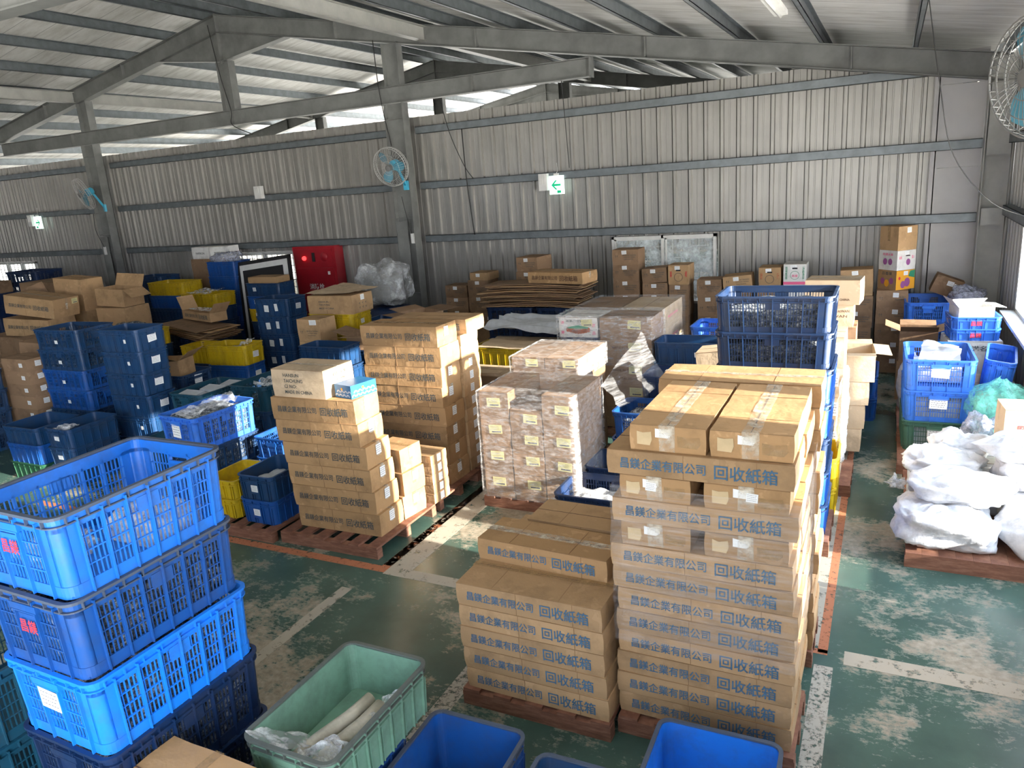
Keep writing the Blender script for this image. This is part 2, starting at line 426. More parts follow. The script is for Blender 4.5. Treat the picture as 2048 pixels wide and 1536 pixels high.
def carton(x, y, z, L, W, H, label, group=None, rz=0, rx=0, ry=0, mat='card', seam='x', tape=None, text=None, labs=(), dent=.004, tmat='tape', name='carton', cat='cardboard box', tw=.055, drop=.6, patch=False):
    r = root(name, (x, y, z), rz, label, cat, group, rx, ry)
    obj('carton_body', carton_mesh(L, W, H, mat, seam, dent), r)
    if tape: obj('packing_tape', tape_mesh(L, W, H, tape, tmat, tw, drop), r)
    if patch:
        for u_, v_, w_, h_, m_ in ((-.3*L, H*.5, .2*L, H*.5, 'patch'), (.28*L, H*.45, .3*L, H*.42, 'tape_br'), (-.05*L, H*.72, .09, .05, 'paper')):
            o, a = side_tf('f', L, W, H, u_, v_, .0022); mb = MB(); q_ = random.uniform(-.1, .1)
            mb.add([(-w_/2, -h_/2, 0), (w_*.35, -h_*.55, 0), (w_/2, -h_*.1, 0), (w_*.45, h_/2, 0), (-w_*.1, h_*(.4+q_), 0), (-w_/2, h_*.5, 0)], [(0, 1, 2, 3, 4, 5)]); mb.build('torn_patch', M[m_], r, o, a)
    for t in (text or ()): letter(r, t, L, W, H, .0035)
    for t in labs:
        side, u, v, wd, ht = t[:5]; kd = t[5] if len(t) > 5 else 0
        o, a = side_tf(side, L, W, H, u, v, .003)
        q = obj('shipping_label', label_mesh(wd, ht, kd), r, o, a)
        q.rotation_euler.rotate_axis('Z', (random.random()-.5)*.12)
    return r
def company(L, H, mat='ink_blue', side='f', flip=False):
    h1_ = min(H*.45, .064*L); h2_ = min(H*.58, .084*L)
    key = ('co', round(L, 2), round(H, 3))
    parts = [(COMPANY[0], -.185*L, .0, .47*L, h1_), (COMPANY[1], .255*L, -.004, .32*L, h2_)]
    return (key, parts, mat, side, 0, H*.5)

ORD = ['lowest', 'second up', 'third up', 'fourth up', 'fifth up', 'sixth up', 'seventh up', 'eighth up', 'ninth up', 'tenth up', 'eleventh up', 'twelfth up', 'thirteenth up', 'fourteenth up']
def ordn(i, n):
    if i == n-1 and n > 1: return 'topmost'
    if i == n-2 and n > 3: return 'next to top'
    return ORD[i]

# ---------------------------------------------------------------- plastic crates
_cr = {}
def crate_meshes(L, W, H, style, mat, rimmat):
    k = (round(L, 3), round(W, 3), round(H, 3), style, mat, rimmat)
    if k in _cr: return _cr[k]
    r = min(.055, W*.1); tap = .07
    def dims(v):
        s = 1-tap*(1-v/H)*.5
        return L/2*s-.018, W/2*s-.018
    def P(side, u, v, d):           # u runs -1..1 along the straight part
        a, b = dims(v)
        if side == 0: return Vector((u*(a-r), -b-d, v))
        if side == 1: return Vector((a+d, u*(b-r), v))
        if side == 2: return Vector((-u*(a-r), b+d, v))
        return Vector((-a-d, -u*(b-r), v))
    def ring(v, d, n=5):
        a, b = dims(v); out = []
        for cx, cy, s in ((a-r, -(b-r), -PI/2), (a-r, b-r, 0), (-(a-r), b-r, PI/2), (-(a-r), -(b-r), PI)):
            for i in range(n+1):
                t = s+PI/2*i/n; out.append(Vector((cx+(r+d)*math.cos(t), cy+(r+d)*math.sin(t), v)))
        return out
    def sweep(mb, prof, m=0, smooth=False):     # closed profile of (v, d)
        R = [ring(v, d) for v, d in prof]; n = len(R[0]); V = [p for q in R for p in q]; F = []
        K = len(prof)
        for i in range(K):
            j = (i+1) % K
            for q in range(n): F.append((i*n+q, i*n+(q+1) % n, j*n+(q+1) % n, j*n+q))
        mb.add(V, F, m, smooth)
    def pb(mb, side, u0, u1, v0, v1, d0, d1, m=0):
        mb.hexa([P(side, u, v, d) for v in (v0, v1) for d in (d1, d0) for u in (u0, u1)], m)
    body = MB(); t = .006
    body_bot = dims(0)
    body.box(-body_bot[0]+.01, body_bot[0]-.01, -body_bot[1]+.01, body_bot[1]-.01, .004, .012)
    short = (1, 3) if L >= W else (0, 2)
    if style == 'S':
        sweep(body, [(0, 0), (H-.01, 0), (H-.01, -t), (0, -t)])
        for s in range(4):
            ln = 2*(dims(H)[0] if s in (0, 2) else dims(H)[1])-2*r; n = max(3, int(ln/.11)); n += n % 2 == 0
            for i in range(n+1):
                u = -1+2*i/n; w_ = .006/ln
                if s in short and abs(u) < .3: continue
                pb(body, s, u-w_, u+w_, .0, H-.03, 0, .014)
                pb(body, s, u-w_+.028/ln*2, u+w_+.028/ln*2, .0, H*.72, 0, .008)
            pb(body, s, -1, 1, H*.72, H*.72+.008, 0, .012)
            if s in short:
                pb(body, s, -.34, .34, H*.25, H*.68, 0, .016)
    else:
        sweep(body, [(0, .004), (.045*H/.3, .004), (.045*H/.3, -t), (0, -t)])
        sweep(body, [(H*.80, 0), (H-.01, 0), (H-.01, -t), (H*.80, -t)])
        # solid corner columns
        for ci in range(4):
            lo = [ring(v, 0)[ci*6:ci*6+6] for v in (0, H*.85)]; li = [ring(v, -t)[ci*6:ci*6+6] for v in (0, H*.85)]
            V = lo[0]+lo[1]+li[0]+li[1]; F = []
            for q in range(5): F += [(q, q+1, 7+q, 6+q), (13+q, 12+q, 18+q, 19+q)]
            F += [(0, 6, 18, 12), (5, 17, 23, 11)]
            body.add(V, F, 0, True)
        for s in range(4):
            ln = 2*(dims(H)[0] if s in (0, 2) else dims(H)[1])-2*r
            cw = .045/ln*2
            pb(body, s, -1, -1+cw, 0, H*.85, -t, .002); pb(body, s, 1-cw, 1, 0, H*.85, -t, .002)
            lo, hi = -1+cw, 1-cw; ng = 6 if ln > .6 else 3; gw = (hi-lo)/ng
            v0, v1 = .045*H/.3, H*.82; nr = 4
            for i in range(1, nr): pb(body, s, lo, hi, v0+(v1-v0)*i/nr-.003, v0+(v1-v0)*i/nr+.003, -t, .004)
            for g in range(ng+1):
                u = lo+gw*g; q = .007/ln
                pb(body, s, u-q, u+q, 0, H-.03, 0, .018); pb(body, s, u-q*1.8, u+q*1.8, 0, H*.84, -t, .003)
                if g < ng:
                    k_ = max(3, round(gw*ln/2/.026))
                    for i in range(1, k_):
                        uu = u+gw*i/k_; qq = .0055/ln
                        if s in short and g == ng//2: 
                            pb(body, s, uu-qq*1.1, uu+qq*1.1, v0, v0+(v1-v0)*.5, -t, 0)
                        else: pb(body, s, uu-qq*1.1, uu+qq*1.1, v0, v1, -t, 0)
            if s in short:
                g = ng//2; pb(body, s, lo+gw*g, lo+gw*(g+1), v0+(v1-v0)*.5, v0+(v1-v0)*.84, -t, .005)
            else:
                g = ng//2; pb(body, s, lo+gw*g-gw*.5, lo+gw*g+gw*.5, v0+(v1-v0)*.72, v0+(v1-v0), -t, .005)
    rim = MB()
    sweep(rim, [(H-.014, -t), (H, -t), (H, .017), (H-.014, .017)])
    sweep(rim, [(H-.045, 0), (H-.045, .014), (H-.051, .014), (H-.051, 0)])
    for s in range(4):
        ln = 2*(dims(H)[0] if s in (0, 2) else dims(H)[1])-2*r; n = max(3, int(ln/.1))
        for i in range(n+1):
            u = -1+2*i/n; pb(rim, s, u-.005/ln, u+.005/ln, H-.05, H-.004, 0, .015)
    hd = MB()
    for s in short[:1]:
        pb(hd, s, -.36, .36, H-.085, H-.05, 0, .02); pb(hd, s, -.32, .32, H-.095, H-.087, .004, .02)
    out = (body.mesh('crate_body', M[mat]), rim.mesh('crate_rim', M[rimmat]), hd.mesh('crate_handle', M[mat]), short)
    _cr[k] = out; return out
def crate(x, y, z, L, W, H, style, mat, label, group=None, rz=0, rimmat=None, labs=(), logo=None, rx=0, ry=0, name='plastic_crate'):
    b, rm, hd, short = crate_meshes(L, W, H, style, mat, rimmat or mat)
    r = root(name, (x, y, z), rz, label, 'crate', group, rx, ry)
    obj('crate_body', b, r); obj('crate_rim', rm, r)
    obj('crate_handle', hd, r); h2 = obj('crate_handle', hd, r); h2.rotation_euler = (0, 0, PI)
    for t in labs:
        side, u, v, wd, ht = t[:5]
        o, a = side_tf(side, L-.036, W-.036, H, u, v, .012); q = obj('shipping_label', label_mesh(wd, ht), r, o, a)
        q.rotation_euler.rotate_axis('X', .05); q.rotation_euler.rotate_axis('Z', (random.random()-.5)*.15)
    if logo:
        side, u, v, wd, ht = logo
        o, a = side_tf(side, L-.036, W-.036, H, u, v, .009)
        obj('red_lettering', text_mesh(('logo', wd), [('昌鎂', 0, 0, wd, ht)], 'red'), r, o, a)
    return r

def fill(x, y, z, L, W, H, label, group='bagged goods inside the crates', mat='shiny', rz=0, bumpz=.04, name='bagged_goods', cat='bag', seed=0, kind=None):
    """a lumpy bag of goods with vertical sides"""
    n = 16; mb = MB(); V = []; sd = Vector((seed*3.7, seed, 0))
    for j in range(n+1):
        for i in range(n+1):
            u, v = -1+2*i/n, -1+2*j/n
            nn = noise.noise(Vector((u*2.2, v*2.2, 0))+sd)+.5*noise.noise(Vector((u*5, v*5, 3))+sd)
            edge = max(abs(u), abs(v))**8
            V.append((u*L/2, v*W/2, max(.03, H+bumpz*nn-edge*.06)))
    F = [(j*(n+1)+i, j*(n+1)+i+1, (j+1)*(n+1)+i+1, (j+1)*(n+1)+i) for j in range(n) for i in range(n)]
    b = len(V); per = [i for i in range(n+1)]+[(n+1)*j+n for j in range(1, n+1)]+[(n+1)*n+i for i in range(n-1, -1, -1)]+[(n+1)*j for j in range(n-1, 0, -1)]
    for q, p in enumerate(per):
        a = V[p]; V.append((a[0]*.97, a[1]*.97, 0))
    m = len(per)
    F += [(per[(q+1) % m], per[q], b+q, b+(q+1) % m) for q in range(m)]; F.append(tuple(b+q for q in range(m)))
    mb.add(V, F, 0, True)
    o = mb.build(name, M[mat], None, (x, y, z), (0, 0, rz)); return tag(o, label, cat, group, kind)

# ---------------------------------------------------------------- pallets, sacks, films
def pallet(x, y, L, W, label, rz=0, n=6, H=.12):
    r = root('wooden_pallet', (x, y, 0), rz, label, 'pallet', 'wooden pallets on the floor')
    for s in (-1, 0, 1):
        mb = MB(); mb.box(-L/2, L/2, -.04, .04, 0, H-.022); mb.build('stringer', M['wood'], r, (0, s*(W/2-.04), 0))
    st = (L-.13)/(n-1)
    mb = MB(); mb.box(-.06, .06, -W/2, W/2, H-.022, H); me = mb.mesh('deck_board', M['wood'])
    for i in range(n): obj('deck_board', me, r, (-L/2+.065+st*i, 0, 0))
    return r
def blob(mb, a, b, c, seed, e=.75, nu=28, nv=18, amp=.06, wr=.02, neck=None, zflat=True):
    sd = Vector((seed*5.1, seed*2.3, seed)); V = []
    def sp(t, p): return math.copysign(abs(t)**p, t)
    for j in range(nv+1):
        ph = -PI/2+PI*j/nv
        for i in range(nu):
            th = 2*PI*i/nu
            d = Vector((sp(math.cos(ph), e)*sp(math.cos(th), e), sp(math.cos(ph), e)*sp(math.sin(th), e), sp(math.sin(ph), e)))
            n = noise.noise(d*1.6+sd)*amp+noise.noise(d*6+sd)*wr+abs(noise.noise(d*3.3+sd*2))*-wr*1.5
            p = Vector((d.x*a, d.y*b, d.z*c)); p += d*n
            if zflat: p.z = max(p.z, -c*.9)
            if neck is not None:
                ax, s = neck
                q = (p.x/a if ax == 'x' else p.z/c if ax == 'z' else p.y/b)*s
                if q > .55:
                    k_ = 1-(q-.55)/.45*.88; k_ = max(.1, k_)
                    rad = th if ax == 'z' else math.atan2(p.z, p.y if ax == 'x' else p.x)
                    k_ *= 1+.10*math.sin(rad*11)*(1-k_)
                    if ax == 'x': p.y *= k_; p.z *= k_; p.x += s*(q-.55)*a*.35
                    elif ax == 'y': p.x *= k_; p.z *= k_; p.y += s*(q-.55)*b*.35
                    else: p.x *= k_; p.y *= k_; p.z += (q-.55)*c*.3
            V.append(p)
    F = [(j*nu+i, j*nu+(i+1) % nu, (j+1)*nu+(i+1) % nu, (j+1)*nu+i) for j in range(nv) for i in range(nu)]
    mb.add(V, F, 0, True)
def sack(x, y, z, a, b, c, label, seed, rz=0, ry=0, rx=0, mat='sack', neck=None, tie=False, group='white sacks on the side pallet', e=.7, amp=.06, wr=.025, name='woven_sack', cat='sack'):
    r = root(name, (x, y, z+c*.9), rz, label, cat, group, rx, ry)
    mb = MB(); blob(mb, a, b, c, seed, e, neck=neck, amp=amp, wr=wr, nu=44, nv=28); mb.build('sack_body', M[mat], r)
    if tie and neck:
        ax, s = neck; mb = MB(); R = .05
        pos = Vector((s*a*1.02, 0, 0)) if ax == 'x' else Vector((0, s*b*1.02, 0)) if ax == 'y' else Vector((0, 0, c*1.02))
        pts = []
        for i in range(14):
            t = 2*PI*i/14; u, v = math.cos(t)*R, math.sin(t)*R
            pts.append(pos+(Vector((0, u, v)) if ax == 'x' else Vector((u, 0, v)) if ax == 'y' else Vector((u, v, 0))))
        mb.tube(pts, .006, 6, closed=True)
        mb.tube([pos+Vector((0, -.04, .03)), pos+Vector((.01, -.08, -.02)), pos+Vector((-.02, -.10, -.10)), pos+Vector((.0, -.11, -.17))], .005, 5)
        mb.tube([pos+Vector((0, -.04, .03)), pos+Vector((.06, -.06, -.01)), pos+Vector((.10, -.07, -.05))], .005, 5)
        mb.build('red_string', M['red'], r)
    return r
def shell(x, y, z, L, W, H, label, mat='wrap', seed=1, taper=.0, amp=.012, group='stretch film around pallets', top=True, name='stretch_film', profile=None):
    """film pulled round a load: open bottom box with creases"""
    mb = MB(); nu, nv = 64, 14; V = []; sd = Vector((seed*3.1, seed, 0))
    def per(t):
        t = t % 4; s = int(t); f = (t-s)*2-1
        return [(f, -1), (1, f), (-f, 1), (-1, -f)][s]
    for j in range(nv+1):
        zz = H*j/nv; s = 1+taper*(1-j/nv)**2
        for i in range(nu):
            u, v = per(4*i/nu)
            n = noise.noise(Vector((u*2, v*2, zz*14))+sd)*amp+noise.noise(Vector((u*7, v*7, zz*40))+sd)*amp*.5
            V.append(((u*(L/2*s+abs(n))), (v*(W/2*s+abs(n))), zz))
    F = [(j*nu+i, j*nu+(i+1) % nu, (j+1)*nu+(i+1) % nu, (j+1)*nu+i) for j in range(nv) for i in range(nu)]
    mb.add(V, F, 0, True)
    if top:
        n = 14; V = []
        for j in range(n+1):
            for i in range(n+1):
                u, v = -1+2*i/n, -1+2*j/n
                V.append((u*L/2, v*W/2, H+.002+abs(noise.noise(Vector((u*3, v*3, 0))+sd))*amp))
        mb.add(V, [(j*(n+1)+i, j*(n+1)+i+1, (j+1)*(n+1)+i+1, (j+1)*(n+1)+i) for j in range(n) for i in range(n)], 0, True)
    o = mb.build(name, M[mat], None, (x, y, z)); return tag(o, label, 'plastic film', group)
def cloth(pts, name, mat, label, cat='plastic bag', group=None, n=26, amp=.03, seed=0):
    """crumpled sheet spanned by four corner points (bilinear)"""
    mb = MB(); a, b, c, d = [Vector(p) for p in pts]; V = []
    for j in range(n+1):
        for i in range(n+1):
            u, v = i/n, j/n; p = (a*(1-u)+b*u)*(1-v)+(d*(1-u)+c*u)*v
            q = noise.noise_vector(Vector((u*1.7, v*4, seed*2.3)))*amp+noise.noise_vector(Vector((u*6, v*9, seed)))*amp*.12
            V.append(p+Vector((q.x, q.y, abs(q.z)*1.6)))
    mb.add(V, [(j*(n+1)+i, j*(n+1)+i+1, (j+1)*(n+1)+i+1, (j+1)*(n+1)+i) for j in range(n) for i in range(n)], 0, True)
    return tag(mb.build(name, M[mat]), label, cat, group)

M['pale'] = plain('pale_insulated_panel', (.55, .54, .54), .6, var=.06, scale=2)
# ================================================================ the building
RX, RZ, SL = -13.45, 7.30, .1837          # ridge, top of rafters
def rt(x): return RZ-SL*abs(x-RX)         # top of rafter at x
mb = MB(); mb.box(-28.4, 1.75, -1.5, 25, -.12, 0); mb.box(-13, 1.75, 25, 33, -.12, 0)
struct(mb.build('floor', M['floor']), 'worn dark green epoxy floor with bare concrete patches')
def strip(name, x0, x1, y0, y1, mat, z=.0015):
    mb = MB(); mb.box(x0, x1, y0, y1, z-.001, z)
    return mb.build(name, M[mat])
for nm, a, lb in (('floor_marking', (-.30, -.235, 4.95, 13.2, 'line_or'), 'orange tape line along the sunlit aisle'),
        ('floor_marking', (-.52, -.30, 5.02, 13.2, 'line_tan'), 'bare concrete strip beside the orange aisle line'),
        ('floor_marking', (-.52, -.235, 4.93, 4.99, 'line_or'), 'orange tape end of the aisle bay'),
        ('floor_marking', (-.31, -.19, 2.0, 4.8, 'line_wh'), 'worn grey line leading to the aisle'),
        ('floor_marking', (-.13, 1.5, 4.86, 5.02, 'line_tan'), 'bare concrete strip across the aisle'),
        ('floor_marking', (-4.02, -3.93, 4.98, 13, 'line_or'), 'orange tape beside the stacked recycled cartons'),
        ('floor_marking', (-9, -3.93, 4.88, 4.98, 'line_or'), 'orange tape in front of the long pallet row'),
        ('floor_marking', (-3.93, -2.4, 4.86, 5.0, 'line_tan'), 'bare strip running to the front pallets'),
        ('floor_marking', (-4.14, -4.03, 2.6, 4.55, 'line_tan'), 'bare strip running toward the tall crates'),
        ('floor_marking', (-2.55, -2.42, 2.5, 4.6, 'line_wh'), 'worn grey line beside the lower carton pallet'),
        ('floor_marking', (-4.02, -3.7, 5.0, 13, 'line_tan'), 'bare strip inside the orange line')):
    struct(strip(nm, *a), lb)
# corrugated wall sheets
def corr(name, x0, x1, yb, holes, top, label, axis='x', mat='sheet', pitch=.275, z0=0):
    mb = MB(); prof = [(0, 0), (.03, 0), (.036, .04), (.052, .04), (.058, -.05), (.10, -.05), (.114, 0), (.185, 0), (.189, -.007), (.206, -.007), (.21, 0)]
    xs = []; n = int((x1-x0)/pitch)+1
    for i in range(n):
        for a, b in prof:
            x = x0+i*pitch+a
            if x < x1: xs.append((x, b))
    xs.append((x1, 0))
    def pt(x, d, z): return (x, yb+d, z) if axis == 'x' else (yb-d*-1, x, z)
    for (xa, da), (xb, db) in zip(xs, xs[1:]):
        sp_ = [(z0, None)]; segs = [(z0, min(top(xa), top(xb)) if callable(top) else top)]
        for hx0, hx1, hz0, hz1 in holes:
            if xa >= hx0-.02 and xb <= hx1+.02:
                ns = []
                for a, b in segs:
                    if hz0 > a: ns.append((a, min(b, hz0)))
                    if hz1 < b: ns.append((max(a, hz1), b))
                segs = ns
        for a, b in segs: mb.add([pt(xa, da, a), pt(xb, db, a), pt(xb, db, b), pt(xa, da, b)], [(0, 1, 2, 3)])
    return struct(mb.build(name, M[mat]), label)
WIN = [(-14.5, -12.25, .95, 2.14), (-4.66, -2.74, .95, 2.19), (-24.3, -22.2, 1.2, 2.1)]
corr('wall_back', -28.3, .56, 13.76, WIN, lambda x: min(4.74, rt(x)+.1), 'grey ribbed metal partition wall')
mb = MB()
for a, b in ((0, 1.25), (1.26, 2.28), (2.29, 3.05), (3.06, 3.42), (3.43, 4.25), (4.26, 4.72)): mb.box(.575, 1.18, 13.66, 13.72, a, b)
mb.box(.56, .575, 13.64, 13.7, 0, 4.7)
mb.box(.50, .60, 13.64, 13.80, 0, 4.7)
struct(mb.build('wall_back', M['pale']), 'flat pale panels closing the corner of the partition')
corr('wall_right', -1.5, 13.7, 1.62, [(8.5, 11.95, 1.16, 2.32), (3.7, 5.6, 1.16, 3.5), (5.66, 8.4, .38, 3.5)], 4.72, 'ribbed metal side wall on the sunny side', axis='y')  # last two openings are unseen, sized for where the sun lands
corr('wall_front', -28.3, 1.6, -1.5, [(-6, 1.4, .5, 4.4), (-17, -9.5, 3.1, 4.6)], lambda x: rt(x)+.1, 'ribbed wall behind the viewpoint with openings shaped to let light in')  # unseen openings; the high one is added to light the roof
corr('wall_left', -1.5, 33, -28.3, [(15, 20, 0, 3)], 4.6, 'ribbed metal wall at the dark end', axis='y')  # unseen opening, placed so the far window looks bright
corr('wall_right', 13.7, 33, 1.62, [], 4.72, 'side wall of the next hall', axis='y')
corr('wall_far', -13, 1.6, 33, [(-12.5, 1.2, 2.3, 4.9)], lambda x: rt(x)+.1, 'end wall of the next hall seen through the window')  # opening shaped to let light onto the roof beyond the partition
corr('wall_far', -28.3, -19, 33, [], lambda x: rt(x)+.1, 'dark end wall of the next hall')
# roof
for s, nm, lb in ((-1, 'ceiling', 'pale roof panels of the far slope'), (1, 'ceiling', 'pale roof panels of the slope over the aisle')):
    mb = MB(); xe = RX+s*15.1; z0 = RZ+.24; z1 = z0-SL*15.1
    for y in [-2+i*2.0 for i in range(18)]:
        v = [Vector((RX, y, z0)), Vector((xe, y, z1)), Vector((RX, y+2, z0)), Vector((xe, y+2, z1))]
        mb.hexa([v[0], v[1], v[2], v[3]]+[p+Vector((0, 0, .05)) for p in v])
    struct(mb.build(nm, M['roof']), lb)
PUR = [-27.2, -25.8, -24.4, -23.2, -21.9, -20.6, -19.25, -17.75, -16.4, -15.05, -13.8, -13.1, -11.72, -10.32, -8.95, -7.62, -6.31, -5.0, -3.67, -2.35, -1.1, .18, 1.35]
for i, x in enumerate(PUR):
    mb = MB(); z = rt(x)+.10; 
    mb.box(-.004, .004, -2, 33, -.10, .10); mb.box(-.004, .06, -2, 33, .092, .10); mb.box(-.004, .06, -2, 33, -.10, -.092)
    mb.box(.052, .06, -2, 33, -.10, -.075)
    o = struct(mb.build('purlin', M['galv'], None, (x, 0, z)), 'galvanised roof purlin %s' % ('near the ridge' if abs(x-RX) < 1 else 'above the sunny aisle' if x > -1.5 else 'under the roof panels')); o['group'] = 'roof purlins'
# portal frames
def frame(Y, first):
    def st(mb, n, lb, m='steel'):
        o = struct(mb.build(n, M[m]), lb); o['group'] = 'steel roof frames'; return o
    w_ = {0: 'above the stacked front pallets', 1: 'at the partition wall', 2: 'beyond the partition wall', 3: 'deep in the next hall'}[first]
    for s in (-1, 1):
        xe = RX+s*14.85; mb = MB()
        mb.ibeam((RX, Y, RZ-.18), (xe, Y, RZ-SL*14.85-.18), .2, .36, .014)
        for d in (3.2, 6.4, 9.6, 12.8): mb.box(RX+s*d-.01, RX+s*d+.01, Y-.09, Y+.09, rt(RX+s*d)-.34, rt(RX+s*d)-.02)
        a = RX+s*1.9   # haunch
        mb.add([(RX, Y-.008, RZ-.36), (a, Y-.008, rt(a)-.36), (RX, Y-.008, 6.36), (RX, Y+.008, RZ-.36), (a, Y+.008, rt(a)-.36), (RX, Y+.008, 6.36)], [(0, 1, 2), (5, 4, 3), (0, 3, 4, 1), (1, 4, 5, 2)])
        mb.beam((RX, Y, 6.35), (a, Y, rt(a)-.36), .2, .014)
        st(mb, 'roof_rafter', 'grey steel rafter %s, %s slope' % (w_, 'far' if s < 0 else 'near'))
        mb = MB(); mb.box(RX+s*.02-.012, RX+s*.02+.012, Y-.1, Y+.1, 6.3, RZ+.02)
        if s > 0: st(mb, 'ridge_plate', 'bolted ridge plate %s' % w_)
    mb = MB(); mb.ibeam((-22.1, Y, 5.17), (-4.84, Y, 5.17), .2, .32, .014); mb.box(-4.85, -4.83, Y-.1, Y+.1, 5.0, 5.34)
    for x in (-19, -13.4, -7.2): mb.box(x-.01, x+.01, Y-.09, Y+.09, 5.02, 5.32)
    st(mb, 'tie_beam', 'long horizontal grey tie beam %s' % w_)
    for x in (-18.35, -13.4, -8.98):
        zt = rt(x)-.36 if x != -13.4 else 6.35
        mb = MB(); mb.ibeam((x, Y, 5.33), (x, Y, zt), .2, .36, .014, up=Vector((1, 0, 0)))
        st(mb, 'roof_post', 'short steel post between tie beam and rafter %s' % w_)
    for p in (-8.2, -18.7):
        if first < 2:
            mb = MB(); mb.ibeam((p, Y+.02, rt(p)-.16), (p, Y+8.98, rt(p)-.16), .16, .26, .012); mb.box(p-.11, p+.11, Y+8.95, Y+8.97, rt(p)-.33, rt(p)+.0)
            st(mb, 'eaves_strut', 'light grey steel strut linking the rafters, %s' % ('nearer the ridge post' if p > -10 else 'on the far slope')+(' beyond the wall' if first == 1 else ''), 'steel_lt')
for i, Y in enumerate((4.5, 13.42, 22.5, 31.5)): frame(Y, i)
for x, lb in ((-18.35, 'grey steel column behind the heap of empty cartons'), (-8.98, 'grey steel column with the blue wall fan')):
    mb = MB(); mb.ibeam((x, 13.36, 0), (x, 13.36, 5.0), .22, .44, .014, up=Vector((1, 0, 0)))
    for z in (1.2, 2.75, 3.3, 4.0, 4.7): mb.box(x-.2, x+.2, 13.26, 13.46, z, z+.014)
    mb.box(x-.2, x+.06, 13.25, 13.262, 1.4, 2.7); mb.box(x-.26, x+.26, 13.22, 13.5, 0, .02)
    struct(mb.build('steel_column', M['steel']), lb)
mb = MB(); mb.ibeam((1.35, 13.4, 0), (1.35, 13.4, 4.55), .26, .36, .014, up=Vector((1, 0, 0))); mb.box(1.2, 1.5, 13.26, 13.275, 2.2, 2.45); mb.box(1.2, 1.5, 13.24, 13.27, 3.2, 4.2)
struct(mb.build('steel_column', M['steel_lt']), 'grey steel corner column beside the sunlit window')
mb = MB(); mb.ibeam((1.35, 4.5, 0), (1.35, 4.5, 4.5), .26, .36, .014, up=Vector((1, 0, 0))); struct(mb.build('steel_column', M['steel_lt']), 'steel column carrying the large cage fan')
# girts
for z, lb in ((2.30, 'lowest'), (3.38, 'middle'), (4.47, 'top')):
    for a, b, w_ in ((-28.2, -18.6, 'at the dark end'), (-18.1, -9.25, 'between the two columns'), (-8.73, 1.2, 'over the window bay')):
        mb = MB(); mb.box(a, b, 13.6, 13.608, z-.07, z+.07); mb.box(a, b, 13.6, 13.7, z+.062, z+.07); mb.box(a, b, 13.6, 13.7, z-.07, z-.062)
        struct(mb.build('wall_girt', M['galv']), '%s galvanised wall rail %s' % (lb, w_))
for z, lb in ((2.42, 'window head'), (3.42, 'middle'), (4.2, 'upper')):
    y0 = 8.45 if z < 3.5 else -1
    mb = MB(); mb.box(1.46, 1.6, y0, 13.2, z-.07, z-.062); mb.box(1.46, 1.468, y0, 13.2, z-.07, z+.07); mb.box(1.46, 1.6, y0, 13.2, z+.062, z+.07)
    struct(mb.build('wall_girt', M['galv']), '%s rail along the sunny side wall' % lb)
# windows
def window(n, x0, x1, z0, z1, Y, cols, bars_v, bars_h, glass, label, axis='x'):
    r = obj('window_%d' % n, None); r['kind'] = 'structure'; r['label'] = label
    def bx(mb, a, b, c, d, y0, y1):
        if axis == 'x': mb.box(a, b, Y+y0, Y+y1, c, d)
        else: mb.box(Y-y1, Y-y0, a, b, c, d)
    f = MB(); t = .045
    bx(f, x0, x1, z1-t, z1, -.05, .05); bx(f, x0, x1, z0, z0+t, -.05, .05)
    for i in range(cols+1):
        x = x0+(x1-x0-t)*i/cols; bx(f, x, x+t, z0, z1, -.05, .05)
    for i in range(cols):
        xa = x0+(x1-x0)*i/cols+t; xb = x0+(x1-x0)*(i+1)/cols; bx(f, xa, xb, z1-t-.03, z1-t, -.02, .02); bx(f, xa, xa+.03, z0, z1, -.02, .02)
    f.build('window_frame', M['alu'], r)
    g = MB(); bx(g, x0+t, x1-t, z0+t, z1-t, .0, .006); g.build('window_pane', M[glass], r)
    if bars_v:
        b = MB()
        for i in range(1, bars_v): x = x0+(x1-x0)*i/bars_v; bx(b, x-.008, x+.008, z0, z1, .06, .075)
        for i in range(1, bars_h): z = z0+(z1-z0)*i/bars_h; bx(b, x0, x1, z-.008, z+.008, .06, .075)
        b.build('window_bars', M['alu'], r)
    return r
window(1, -14.5, -12.25, .95, 2.14, 13.70, 2, 14, 7, 'glass', 'barred window behind the leaning dark frame')
window(2, -4.66, -2.74, .95, 2.19, 13.70, 2, 12, 6, 'glass_w', 'white framed barred window behind stacked cartons')
window(3, -24.3, -22.2, 1.2, 2.1, 13.70, 3, 12, 4, 'glass', 'bright window at the dark end of the wall')
window(4, 8.5, 11.95, 1.16, 2.32, 1.62, 4, 0, 0, 'glass', 'long sunlit window above the side pallets', axis='y')
window(5, 3.7, 5.6, 1.16, 3.5, 1.62, 1, 0, 0, 'glass', 'tall unseen window beyond the aisle edge, added to let sun in', axis='y')  # unseen opening added so sun reaches the carton stacks
window(6, 5.66, 8.4, .38, 3.5, 1.62, 1, 0, 0, 'glass', 'tall low unseen window beside the sacks, added to let sun in', axis='y')  # unseen low opening added so sun reaches the sacks and aisle floor
mb = MB(); mb.box(1.40, 1.62, 8.45, 12.0, 1.12, 1.16); struct(mb.build('window_sill', M['alu']), 'white ledge under the sunlit window')

